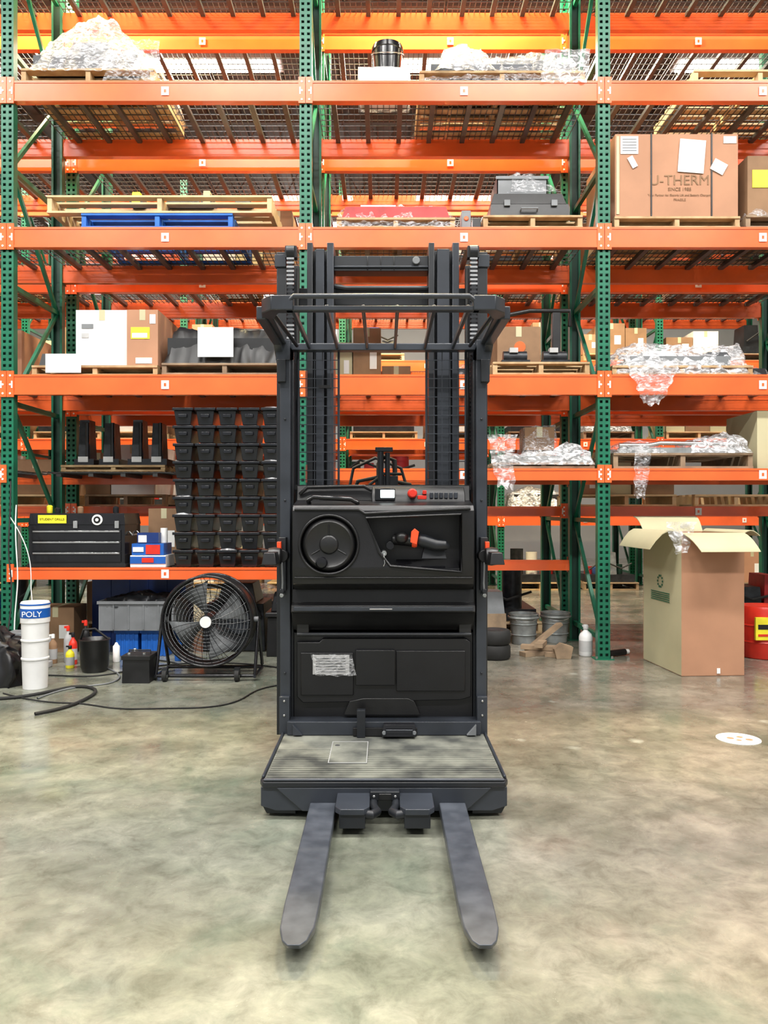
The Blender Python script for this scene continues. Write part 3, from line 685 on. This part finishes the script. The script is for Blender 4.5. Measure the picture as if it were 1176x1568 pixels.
b.xf = Matrix.Translation((1.42, 6.98, .13)) @ Matrix.Rotation(-.6, 4, 'Y') @ Matrix.Rotation(.3, 4, 'Z'); b.box(-.2, .2, -.05, .05, -.015, .015, WOODD); b.xf = None
b.prism([(1.46, .001), (1.58, .001), (1.60, .10), (1.50, .13), (1.44, .08)], 'y', 6.62, 6.70, WOODD)
b.finish('scrap_timber_pile')
bottle('spray_bottle', 1.745, 6.78, 0, .058, .27, WHITEB, LGREY)
b = B(); b.xf = Matrix.Translation((2.0, 6.75, .03)) @ Matrix.Rotation(.5, 4, 'Z'); b.cyl((-.1, 0, 0), (.1, 0, 0), .028, BLACKP, 14); b.cyl((.1, 0, 0), (.14, 0, 0), .022, WHITE, 12); b.finish('caulk_tube')
b = B()
c0 = (2.247, 5.92); c1 = (2.735, 5.95); c2 = (2.70, 6.64); c3 = (2.19, 6.62); t = .006; H = 1.08
def wall(p, q, m):
    d = Vector((q[0]-p[0], q[1]-p[1], 0)); nrm = Vector((-d.y, d.x, 0)).normalized()*t
    b.add([(p[0], p[1], .001), (q[0], q[1], .001), (q[0], q[1], H), (p[0], p[1], H), (p[0]+nrm.x, p[1]+nrm.y, .001), (q[0]+nrm.x, q[1]+nrm.y, .001), (q[0]+nrm.x, q[1]+nrm.y, H), (p[0]+nrm.x, p[1]+nrm.y, H)],
          [(0, 1, 2, 3), (7, 6, 5, 4), (0, 4, 5, 1), (3, 2, 6, 7), (1, 5, 6, 2), (0, 3, 7, 4)], m)
wall(c0, c1, CARD); wall(c1, c2, CARD); wall(c2, c3, CARD); wall(c3, c0, CARDG)
b.prism([c0, c1, c2, c3], 'z', .001, .006, CARD)
def flap(p, q, out, dz, m, curl=.03):
    o_ = Vector(out); n = 5; vs = []
    for i in range(n+1):
        f = i/n
        for s_ in (p, q):
            vs.append((s_[0]+o_.x*f+(.02 if s_ is p else -.02)*f, s_[1]+o_.y*f, H+dz*f+curl*math.sin(math.pi*f)))
    k = len(vs); vs += [(v[0], v[1], v[2]+.006) for v in vs]
    fs = []
    for i in range(n): fs += [(2*i, 2*i+1, 2*i+3, 2*i+2), (k+2*i, k+2*i+2, k+2*i+3, k+2*i+1), (2*i, 2*i+2, k+2*i+2, k+2*i), (2*i+1, k+2*i+1, k+2*i+3, 2*i+3)]
    fs += [(0, k, k+1, 1), (2*n, 2*n+1, k+2*n+1, k+2*n)]
    b.add(vs, fs, m)
flap(c0, c1, (.05, -.20), -.13, CARDG, .02); flap(c3, c0, (-.23, -.03), -.12, CARDG, .07); flap(c1, c2, (.10, .0), -.02, CARDG); flap(c2, c3, (0, .2), .12, CARDG)
b.sheet(2.12, 2.34, 5.88, .93, 1.17, FILMW, 41, .04, taper=.5)
b.box(2.52, 2.545, 5.930, 5.934, .02, .06, WHITE)
b.xf = Matrix.Translation((2.213, 6.28, .62)) @ Matrix.Rotation(math.radians(-85.4), 4, 'Z')
for i in range(5): b.box(-.17, .17, -.003, -.001, -.02-i*.016, -.014-i*.016, GREEN)
for i in range(10):
    a = 2*math.pi*i/10; b.box(.045*math.cos(a)-.008, .045*math.cos(a)+.008, -.003, -.001, .07+.045*math.sin(a)-.008, .07+.045*math.sin(a)+.008, GREEN)
b.xf = None
b.finish('open_cardboard_box')
b = B(); x, y = 3.26, 6.75
b.lathe((x, y, .001), [(.18, 0), (.19, .01), (.19, .42), (.18, .44), (.02, .445)], RED, 30)
for zz in (.14, .28): b.lathe((x, y, zz), [(.191, -.01), (.196, 0), (.191, .01)], RED, 30)
b.box(x-.15, x-.02, y-.195, y-.17, .17, .36, YEL); b.box(x-.13, x-.04, y-.198, y-.192, .26, .30, BLACKP); b.box(x-.13, x-.04, y-.198, y-.192, .20, .22, RED)
b.finish('oil_drum')
b = B(); b.lathe((1.94, 4.29, .0005), [(.115, 0), (.115, .002), (.001, .002)], WHITE, 40)
for (dx, dy, rr) in ((-.04, .01, .02), (.02, .03, .018), (.05, -.02, .02), (-.01, -.03, .015)): b.lathe((1.94+dx, 4.29+dy, .0025), [(rr, 0), (rr, .0006), (.001, .0006)], CARD2, 12)
b.finish('floor_marker_disc')

# ------------------------------------------------------------------ order picker truck
T = empty('order_picker_truck', (0, 0, 0))
b = B(); pz = .157
b.prism([(-.505, 3.20), (-.49, 3.165), (.49, 3.165), (.505, 3.20), (.505, 3.93), (-.505, 3.93)], 'z', .128, pz-.004, CHARD)
b.box(-.50, -.488, 3.2, 3.92, pz-.004, pz+.012, CHAR); b.box(.488, .50, 3.2, 3.92, pz-.004, pz+.012, CHAR); b.box(-.49, .49, 3.165, 3.18, pz-.004, pz+.008, CHAR)
b.finish('platform_deck', T, bevel=.006)
b = B(); b.prism([(-.50, .128), (-.50, .05), (-.44, .03), (.44, .03), (.50, .05), (.50, .128)], 'y', 3.18, 3.22, CHAR)
b.prism([(-.435, .128), (-.33, .034), (.33, .034), (.435, .128)], 'y', 3.165, 3.18, CHAR)
for k in (-1, 1):
    b.prism([(3.2, .128), (3.2, .045), (3.9, .045), (3.9, .128)], 'x', k*.50, k*.488, CHAR)
    b.prism([(k*.50, .05), (k*.44, .03), (k*.40, .03), (k*.36, .05), (k*.36, .01), (k*.48, .012)], 'y', 3.2, 3.3, CHARD)
    b.cyl((k*.155, 3.158, .09), (k*.155, 3.166, .09), .014, BLACKP, 16); b.cyl((k*.155+.002, 3.154, .092), (k*.155+.002, 3.16, .092), .006, STEEL, 10)
b.finish('platform_skirt', T, bevel=.006)
b = B(); b.box(-.486, .486, 3.19, 3.9, pz-.003, pz+.001, MATM)
for i in range(14):
    y = 3.2+i*.028
    b.box(-.48, -.242 if i > 5 else .48, y, y+.021, pz+.001, pz+.004, MATM)
    if i > 5: b.box(-.073, .48, y, y+.021, pz+.001, pz+.004, MATM)
b.box(-.24, -.075, 3.37, 3.68, pz+.001, pz+.007, MATM)
b.tube([(-.24, 3.37, pz+.007), (-.075, 3.37, pz+.007), (-.075, 3.68, pz+.007), (-.24, 3.68, pz+.007)], .0022, LGREY, 6, closed=True)
b.lathe((-.215, 3.62, pz+.006), [(.012, 0), (.012, .003), (.005, .003)], STEEL, 14)
b.finish('rubber_floor_mat', T)
for x in (-.246, .276):
    b = B(); w = .053
    P = [(x-w, 3.5), (x-w, 2.35), (x-w+.004, 2.22), (x-w+.018, 2.15), (x-w+.035, 2.125), (x+w-.035, 2.125), (x+w-.018, 2.15), (x+w-.004, 2.22), (x+w, 2.35), (x+w, 3.5)]
    n = len(P); top = [(p[0], p[1], .068) for p in P]; bot = [(p[0], p[1]+(.02 if p[1] < 2.2 else 0), .030 if p[1] > 2.3 else .046) for p in P]
    b.add(top+bot, [tuple(range(n)), tuple(range(2*n-1, n-1, -1))]+[(i, (i+1) % n, n+(i+1) % n, n+i) for i in range(n)], FORKM)
    b.box(x-w, x+w, 3.3, 3.36, .03, .12, FORKM)
    b.finish('fork_blade', T, bevel=.004)
b = B()
for k, x in ((-1, -.122), (1, .128)):
    b.prism([(x-.066, 3.25), (x-.066, 3.02), (x-.045, 2.99), (x+.045, 2.99), (x+.066, 3.02), (x+.066, 3.25)], 'z', .085, .108, CHAR)
    b.prism([(x-.05, 3.2), (x-.05, 3.0), (x+.05, 3.0), (x+.05, 3.2)], 'z', .03, .085, CHARD)
    s = -k
    b.tube([(x+s*.05, 3.02, .08), (x+s*.075, 3.01, .08), (x+s*.095, 3.04, .08), (x+s*.08, 3.09, .08), (x+s*.08, 3.18, .08)], .018, CHARD, 10)
b.box(-.055, .062, 3.13, 3.2, .09, .125, CHARD); b.box(-.02, .03, 3.12, 3.13, .095, .12, BLACKP)
for x in (-.04, .045): b.cyl((x, 3.125, .107), (x, 3.13, .107), .006, STEEL, 8)
b.finish('pallet_clamp', T, bevel=.005)
b = B()
for k in (-1, 1):
    xa, xb = (-.512, -.462) if k < 0 else (.455, .505)
    b.box(xa, xb, 3.86, 4.0, .155, 2.06, CHAR)
    o_ = xb if k < 0 else xa
    b.box(min(o_, o_-k*.012), max(o_, o_-k*.012), 3.90, 3.99, .2, 2.0, CHARD)
    b.prism([(xa, .155), (xb, .155), (xb, .34), (xa, .34)], 'y', 3.83, 3.86, CHAR)
    b.box(xa-.012 if k < 0 else xa+.02, xb-.02 if k < 0 else xb+.012, 3.83, 3.9, 1.88, 1.99, CHARD)
    b.box(xa-.02 if k < 0 else xa, xb if k < 0 else xb+.02, 3.85, 4.02, 1.99, 2.09, CHAR)
    for z in (.25, .32, .45, .9, 1.3, 1.7): b.cyl(((xa+xb)/2, 3.852 if z > .34 else 3.822, z), ((xa+xb)/2, 3.87, z), .006, STEEL if z < .4 else CHARD, 8)
b.box(-.47, .47, 3.80, 3.95, .16, .225, CHAR)
b.finish('cab_columns', T, bevel=.006)
b = B()
prof = [(3.99, 1.375), (3.93, 1.375), (3.905, 1.30), (3.80, 1.285), (3.745, 1.275), (3.725, 1.25), (3.72, .98), (3.74, .90), (3.80, .868), (3.99, .86)]
b.prism(prof, 'x', -.435, .428, BLACKM)
con = b.finish('console_body', T)
c = B(); c.prism([(-.085, 1.215), (.37, 1.235), (.37, .955), (.03, .985), (-.02, 1.05)], 'y', 3.6, 3.86, BLACKM); cut(con, c.finish('cutter'))
c = B(); c.lathe((-.262, 3.6, 1.088), [(.138, 0), (.132, .17)], BLACKM, 48, 'y'); cut(con, c.finish('cutter'))
md = con.modifiers.new('bevel', 'BEVEL'); md.width = .012; md.segments = 3; md.limit_method = 'ANGLE'; md.angle_limit = math.radians(35)
b = B()
b.tube([(-.085, 3.716, 1.215), (.365, 3.716, 1.233), (.368, 3.716, .958), (.03, 3.716, .987), (-.02, 3.716, 1.05)], .007, BLACKM, 8, closed=True)
b.tube([(-.262+.14*math.cos(a), 3.717, 1.088+.14*math.sin(a)) for a in [2*math.pi*i/48 for i in range(48)]], .006, BLACKM, 8, closed=True)
b.tube([(-.425, 3.722, 1.255), (-.12, 3.718, 1.255), (-.09, 3.717, 1.235), (.41, 3.717, 1.26)], .008, BLACKM, 8)
b.tube([(-.425, 3.73, .93), (.0, 3.73, .93), (.42, 3.73, .93)], .005, BLACKM, 8)
b.prism([(3.74, .975), (3.86, 1.01), (3.86, .96), (3.74, .955)], 'x', .06, .36, BLACKG)
b.finish('console_mouldings', T)
b = B(); c0_ = (-.262, 3.72, 1.088)
b.lathe(c0_, [(.122, .045), (.128, .03), (.126, .012), (.118, .0), (.108, -.004), (.10, .002), (.046, .006), (.042, -.002), (.036, -.005), (.002, -.006)], BLACKP, 48, 'y')
b.cyl((c0_[0], 3.74, c0_[2]), (c0_[0], 3.79, c0_[2]), .04, BLACKP)
for i in range(3):
    a = math.radians(90+i*120); b.tube([(c0_[0]+.05*math.cos(a), 3.724, c0_[2]+.05*math.sin(a)), (c0_[0]+.095*math.cos(a), 3.724, c0_[2]+.095*math.sin(a))], .004, BLACKM, 8)
b.lathe((-.295, 3.70, 1.003), [(.012, .03), (.026, .02), (.029, .006), (.022, -.004), (.002, -.006)], BLACKG, 24, 'y')
b.finish('steering_wheel', T)
b = B()
b.cyl((.05, 3.80, 1.11), (.15, 3.76, 1.105), .026, BLACKP, 18, .03); b.ball((.085, 3.755, 1.12), .033, BLACKP, (1, .8, .9))
b.tube([(.15, 3.75, 1.112), (.17, 3.745, 1.11), (.19, 3.745, 1.105), (.25, 3.74, 1.085), (.29, 3.74, 1.085), (.305, 3.745, 1.075)], .03, CHARD, 12, radii=[.02, .030, .032, .029, .026, .016])
b.lathe((.145, 3.748, 1.11), [(.035, -.012), (.038, 0), (.035, .012)], ORED, 18, 'x')
b.prism([(.125, 1.10), (.155, 1.09), (.165, 1.15), (.145, 1.165), (.13, 1.15)], 'y', 3.70, 3.75, ORED)
b.box(.18, .30, 3.75, 3.82, 1.02, 1.07, CHARD, t=.012)
b.cyl((-.0, 3.73, 1.045), (.0, 3.86, 1.045), .013, ALU, 14); b.box(-.003, .003, 3.71, 3.73, 1.025, 1.045, STEEL); b.cyl((.03, 3.80, 1.08), (.03, 3.86, 1.08), .02, BLACKG, 14)
b.tube([(0, 3.715, 1.025), (.004, 3.712, 1.0), (-.003, 3.712, .985)], .0025, STEEL, 6)
b.finish('travel_control_handle', T, bevel=.004)
b = B()
b.prism([(3.905, 1.295), (3.86, 1.29), (3.87, 1.33), (3.925, 1.37)], 'x', -.06, .40, BLACKM)
b.box(-.045, .055, 3.855, 3.875, 1.30, 1.36, BLACKG); b.box(-.018, .052, 3.85, 3.856, 1.312, 1.352, LCD)
b.cyl((.14, 3.835, 1.335), (.14, 3.88, 1.335), .020, RED, 18, .016); b.cyl((.14, 3.86, 1.335), (.14, 3.885, 1.335), .024, RED, 18)
b.box(.165, .21, 3.862, 3.872, 1.305, 1.325, RED)
b.box(.19, .21, 3.86, 3.875, 1.33, 1.35, RED)
for i in range(6): b.box(.225+i*.024, .243+i*.024, 3.858, 3.872, 1.31, 1.34, CHAR)
b.tube([(-.36, 3.80, 1.275), (-.365, 3.77, 1.30), (-.34, 3.765, 1.315), (-.16, 3.765, 1.305), (-.13, 3.77, 1.29), (-.125, 3.80, 1.27)], .012, BLACKG, 10)
b.tube([(-.42, 3.90, 1.33), (-.38, 3.89, 1.365), (-.1, 3.89, 1.37), (-.06, 3.89, 1.35)], .01, BLACKP, 8)
b.finish('instrument_strip', T, bevel=.003)
b = B()
b.prism([(3.99, .865), (3.84, .865), (3.83, .80), (3.80, .79), (3.79, .76), (3.82, .745), (3.88, .66), (3.99, .64)], 'x', -.45, .442, BLACKP)
b.box(-.435, .43, 3.775, 3.79, .765, .785, CHAR); b.box(-.07, .04, 3.771, 3.776, .772, .778, LGREY)
b.finish('console_kick_panel', T, bevel=.008)
b = B()
b.box(-.45, .442, 3.90, 3.98, .22, .645, BLACKM)
b.prism([(-.43, .60), (-.32, .60), (-.30, .62), (.40, .62), (.43, .60), (.43, .33), (.38, .315), (-.40, .30), (-.43, .33)], 'y', 3.87, 3.90, BLACKM)
b.box(-.14, .055, 3.85, 3.87, .39, .565, BLACKM); b.box(.06, .40, 3.858, 3.87, .36, .56, BLACKM); b.box(-.41, -.15, 3.858, 3.87, .34, .55, BLACKM)
b.prism([(-.20, .24), (.18, .24), (.15, .31), (.12, .325), (-.10, .325), (-.17, .31)], 'y', 3.865, 3.90, BLACKP)
b.tube([(-.43, 3.86, .64), (.43, 3.86, .64)], .01, CHARD, 8)
for k in (-1, 1):
    b.box(k*.40-.03, k*.40+.03, 3.86, 3.88, .63, .70, BLACKP)
b.finish('lower_storage_panel', T, bevel=.007)
b = B()
b.box(-.13, -.09, 3.76, 3.80, .16, .29, CHARD); b.box(-.15, .16, 3.78, 3.80, .162, .20, BLACKP)
b.box(-.01, .155, 3.74, 3.80, .17, .225, BLACKG, t=.008); b.tube([(.01, 3.735, .18), (.01, 3.725, .205), (.135, 3.725, .205), (.135, 3.735, .18)], .004, CHAR, 8)
for x in (0.0, .145): b.cyl((x, 3.73, .19), (x, 3.74, .19), .009, GREY, 10)
for k in (-.44, .40): b.prism([(k, .165), (k+.045, .165), (k+(.0 if k < 0 else .045), .215)], 'y', 3.78, 3.81, GREY if k > 0 else CHAR)
b.finish('foot_pedal_assembly', T, bevel=.003)
b = B(); b.box(-.35, -.17, 3.850, 3.853, .445, .54, LGREY)
for i in range(6): b.box(-.335, -.19, 3.848, 3.8502, .457+i*.013, .460+i*.013, CHAR)
b.sheet(-.36, -.16, 3.845, .44, .545, FILM, 51, .006, nx=14, nz=8, taper=0); b.finish('document_pouch', T)
b = B()
for k in (-1, 1):
    x = k*.49-.004
    b.box(x-.018, x+.018, 3.80, 3.87, .86, 1.12, CHARD); b.cyl((x, 3.79, 1.03), (x, 3.86, 1.03), .03, BLACKP, 16)
    b.box(x-.010+k*.012, x+.010+k*.012, 3.77, 3.81, 1.05, 1.10, ORED)
    b.lathe((x+k*.03, 3.76, 1.03), [(.012, -.035), (.04, -.03), (.045, 0), (.04, .03), (.012, .035)], BLACKP, 20, 'x'); b.box(x+k*.035-.035, x+k*.035+.035, 3.60, 3.80, 1.0, 1.055, BLACKP, t=.01)
    b.tube([(x, 3.79, 1.0), (x-.004*k, 3.79, .90), (x, 3.79, .84)], .006, GREY, 6); b.cyl((x, 3.78, .84), (x, 3.86, .84), .010, ALU, 12)
    b.cyl((x, 3.78, .86), (x, 3.8, .86), .012, CHARD, 12)
b.finish('side_gate_arms', T, bevel=.006)
b = B()
for k in (-1, 1):
    xo0, xo1 = (-.56, -.51) if k < 0 else (.49, .54)
    b.box(xo0, xo1, 4.10, 4.28, .08, 2.60, CHAR); b.box(xo0, xo1, 4.09, 4.10, .08, 2.60, CHARD)
    f = xo1 if k < 0 else xo0-.05
    b.box(f, f+.05, 4.25, 4.28, .08, 2.58, CHARD)
    a, c_ = (-.405, -.265) if k < 0 else (.235, .395)
    b.box(a, a+.03, 4.12, 4.30, .1, 2.66, CHARD); b.box(c_-.035, c_, 4.12, 4.30, .1, 2.66, CHAR); b.box(a, c_, 4.19, 4.21, .1, 2.64, CHARD)
    b.box(a+.045, c_-.05, 4.13, 4.18, 1.3, 2.63, CHAR)
    b.box(xo0-.01 if k < 0 else xo0, xo1 if k < 0 else xo1+.01, 4.08, 4.12, 2.52, 2.585, CHAR)
b.box(-.265, .235, 4.15, 4.25, 2.52, 2.60, CHARD); b.box(-.56, .54, 4.26, 4.30, 2.36, 2.46, CHARD); b.box(-.265, .235, 4.14, 4.15, 2.535, 2.545, CHAR)
b.tube([(-.265, 4.16, 2.44), (-.2, 4.16, 2.43), (.235, 4.16, 2.43)], .015, CHARD, 8)
b.box(-.56, .54, 4.26, 4.30, .1, .3, CHARD); b.box(-.3, .28, 4.3, 4.34, 1.2, 1.36, CHARD)
for x in (-.09, -.02, .05): b.box(x, x+.006, 4.145, 4.15, 2.525, 2.595, BLACKP)
b.cyl((.17, 4.13, 2.57), (.17, 4.15, 2.57), .02, GREY, 12)
b.finish('mast_rails', T, bevel=.005)
b = B()
for x in (-.482, .462):
    for i in range(58):
        z = 1.36+i*.0215
        m = STEEL if z > 2.40 or 2.13 < z < 2.20 else DARKD
        b.box(x-.019, x+.019, 4.03, 4.045, z, z+.010, m); b.box(x-.012, x+.012, 4.032, 4.043, z+.010, z+.0215, DARKD)
    b.cyl((x-.02, 4.05, 2.585), (x+.02, 4.05, 2.585), .035, DARKD, 18); b.box(x-.03, x+.03, 4.05, 4.1, 2.56, 2.62, CHARD)
for x in (-.445, .43):
    b.tube([(x, 4.05, 1.35), (x+.004, 4.05, 1.8), (x-.003, 4.05, 2.2), (x, 4.05, 2.5)], .008, RUB, 8)
b.finish('lift_chains', T)
b = B()
for (x0, x1) in ((-.435, -.23), (.215, .415)):
    z0, z1 = 1.36, 2.06; y = 3.98
    b.tube([(x0, y, z0), (x1, y, z0), (x1, y, z1), (x0, y, z1)], .007, CHAR, 6, closed=True)
    for i in range(1, 5): x = x0+(x1-x0)*i/5; b.box(x-.0022, x+.0022, y-.002, y+.002, z0, z1, GREY if 0 else CHAR)
    for i in range(1, 15): z = z0+(z1-z0)*i/15; b.box(x0, x1, y-.0045, y-.0015, z-.0022, z+.0022, CHAR)
b.box(-.33, -.27, 3.965, 3.98, 1.87, 1.885, BLACKP)
b.box(-.45, .44, 3.96, 4.02, 1.355, 1.38, BLACKP)
b.finish('wire_mesh_guard', T)
b = B(); gz = 2.09
for k in (-1, 1):
    x = k*.515-.003
    P = [(x-.02, 3.30), (x-.02, 4.0), (x+.02, 4.0), (x+.02, 3.30)]
    b.prism(P, 'z', gz-.035, gz+.02, CHAR)
    b.prism([(x, 3.32), (x-k*.015, 3.22), (x-k*.06, 3.165), (x-k*.15, 3.165), (x-k*.15, 3.22), (x-k*.085, 3.225), (x-k*.05, 3.32)], 'z', gz-.03, gz+.03, CHAR)
    b.prism([(x, 3.32), (x-k*.045, 3.32), (x-k*.035, 3.95), (x, 3.95)], 'z', gz-.02, gz+.0, CHAR)
    b.tube([(x-k*.05, 3.3, gz-.01), (x-k*.085, 3.9, gz-.02)], .010, CHARD, 8)
    b.prism([(3.8, gz-.03), (4.02, gz-.03), (4.02, gz-.12), (3.95, gz-.12)], 'x', x-.02, x+.02, CHAR)
b.box(-.40, .39, 3.175, 3.215, gz-.030, gz-.01, CHAR)
b.tube([(-.39, 3.18, gz+.005), (-.365, 3.165, gz+.025), (.345, 3.165, gz+.025), (.375, 3.18, gz+.005)], .011, CHAR, 10)
b.box(-.53, .52, 3.93, 3.99, gz-.035, gz+.0, CHAR)
for x in (-.375, -.235, -.085, .055, .205, .345):
    b.prism([(3.2, gz-.028), (3.96, gz-.03), (3.96, gz+.0), (3.2, gz+.0)], 'x', x-.007, x+.007, CHAR)
b.finish('overhead_guard', T, bevel=.007)
b = B()
b.box(-.48, .47, 4.40, 5.35, .06, 1.22, CHAR); b.box(-.46, .45, 4.36, 5.2, 1.22, 1.28, CHARD)
b.box(-.25, -.2, 4.5, 4.7, 1.28, 1.34, DARKD); b.cyl((.12, 4.7, 1.28), (.12, 4.7, 1.40), .09, DARKD); b.box(-.05, .08, 4.45, 4.6, 1.28, 1.45, DARKD)
b.tube([(-.03, 4.5, 1.28), (-.03, 4.5, 1.52), (.0, 4.5, 1.56), (.06, 4.5, 1.54), (.07, 4.5, 1.3)], .015, RUB, 8)
b.tube([(-.2, 4.55, 1.3), (-.15, 4.5, 1.42), (-.05, 4.5, 1.44), (.15, 4.5, 1.40), (.2, 4.55, 1.3)], .012, RUB, 8)
b.tube([(-.22, 4.6, 1.3), (-.18, 4.6, 1.5), (-.05, 4.6, 1.56), (.1, 4.6, 1.5), (.16, 4.6, 1.3)], .010, RUB, 8)
b.tube([(-.09, 4.45, 1.28), (-.08, 4.45, 1.4), (0, 4.45, 1.46), (.1, 4.48, 1.46)], .01, RUB, 8)
b.cyl((-.02, 4.45, 1.28), (-.02, 4.45, 1.6), .018, CHARD); b.cyl((.02, 4.45, 1.28), (.02, 4.45, 1.58), .014, CHARD); b.box(-.05, .05, 4.43, 4.47, 1.585, 1.61, CHARD)
b.finish('power_unit', T, bevel=.01)
b = B()
for k in (-1, 1):
    b.box(k*.43-.05, k*.43+.05, 3.95, 4.45, .05, .16, CHARD); b.cyl((k*.43-.04, 4.05, .065), (k*.43+.04, 4.05, .065), .063, RUB, 24)
b.cyl((-.06, 5.1, .12), (.06, 5.1, .12), .12, RUB, 28); b.box(-.09, .09, 4.98, 5.22, .1, .16, DARKD)
b.finish('wheels', T, bevel=.004)

# ------------------------------------------------------------------ rear rack stock
def stock(y0, frames, levels, dens, rr):
    for x in frames:
        for z in levels:
            for s in range(2):
                if rr.random() > dens: continue
                xa = x+.12+s*1.2; w = rr.uniform(.8, 1.08); k = rr.random()
                zt = z+e if z > .1 else .002
                b = B(); pallet_into(b, xa, xa+w, y0+.04, y0+1.0, zt, .12, rr.choice([WOOD, WOODD, WOODL]))
                zz = zt+.122; nm = 'palletised_cartons'
                if k < .35:
                    xx = xa
                    while xx < xa+w-.22:
                        ww = min(rr.uniform(.22, .45), xa+w-xx); h = rr.uniform(.2, .6)
                        carton_into(b, xx, xx+ww-.01, y0+rr.uniform(.05, .1), y0+.9, zz, zz+h, rr.choice([CARD, CARD2, CARDG, WHITEB, CARD2])); xx += ww
                elif k < .5:
                    b.box(xa+.08, xa+w-.08, y0+.1, y0+.9, zz, zz+.2, DARKD, t=.03); b.drape(xa, xa+w, y0+.04, y0+1.0, zz, [(0, .2), (.4, rr.uniform(.25, .45)), (1, .2)], FILMW, rr.randint(0, 99), .03, nx=14, ny=7); nm = 'wrapped_pallet_load'
                elif k < .9:
                    b.box(xa+.05, xa+w-.05, y0+.1, y0+.9, zz, zz+.12, DARKD)
                    xx = xa+.06
                    while xx < xa+w-.2:
                        ww = rr.uniform(.1, .25); h = rr.uniform(.08, .42); m_ = rr.choice([DARKD, GREY, REDL, GREEND, DARKD, ALU, WHITE, BLUE, BLACKP])
                        if rr.random() < .5: b.box(xx, xx+ww, y0+.12, y0+.5, zz+.12, zz+.12+h, m_, t=.015)
                        else: b.cyl((xx+ww/2, y0+.3, zz+.12), (xx+ww/2, y0+.3, zz+.12+h), ww*.45, m_, 16)
                        xx += ww+.02
                    b.tube([(xa+.1, y0+.1, zz+.2), (xa+.3, y0+.06, zz+.35), (xa+.6, y0+.08, zz+.22), (xa+w-.1, y0+.1, zz+.3)], .014, RUB, 6); nm = 'machine_parts_pallet_load'
                else: nm = 'wooden_pallet'
                b.finish(nm)
rr = random.Random(11)
stock(Y1, FR[1:5], [1.3, LC, LB], .85, rr)
stock(Y1, FR[1:5], [0], .75, rr)
stock(Y1, FR[1:5], [LA], .3, rr)
stock(Y2, FR[:6], [0, 1.2, LC, LB], .8, rr)

# ------------------------------------------------------------------ world, camera
w = bpy.data.worlds.new('World'); scene.world = w; w.use_nodes = True
w.node_tree.nodes['Background'].inputs[0].default_value = (.95, .98, 1, 1); w.node_tree.nodes['Background'].inputs[1].default_value = .58
cd = bpy.data.cameras.new('camera'); cam = bpy.data.objects.new('camera', cd); COL.objects.link(cam)
cam.location = (0, 0, 1.243); cam.rotation_euler = (math.pi/2, 0, 0)
cd.sensor_fit = 'VERTICAL'; cd.sensor_height = 36; cd.lens = 27.55; cd.clip_end = 100
scene.camera = cam
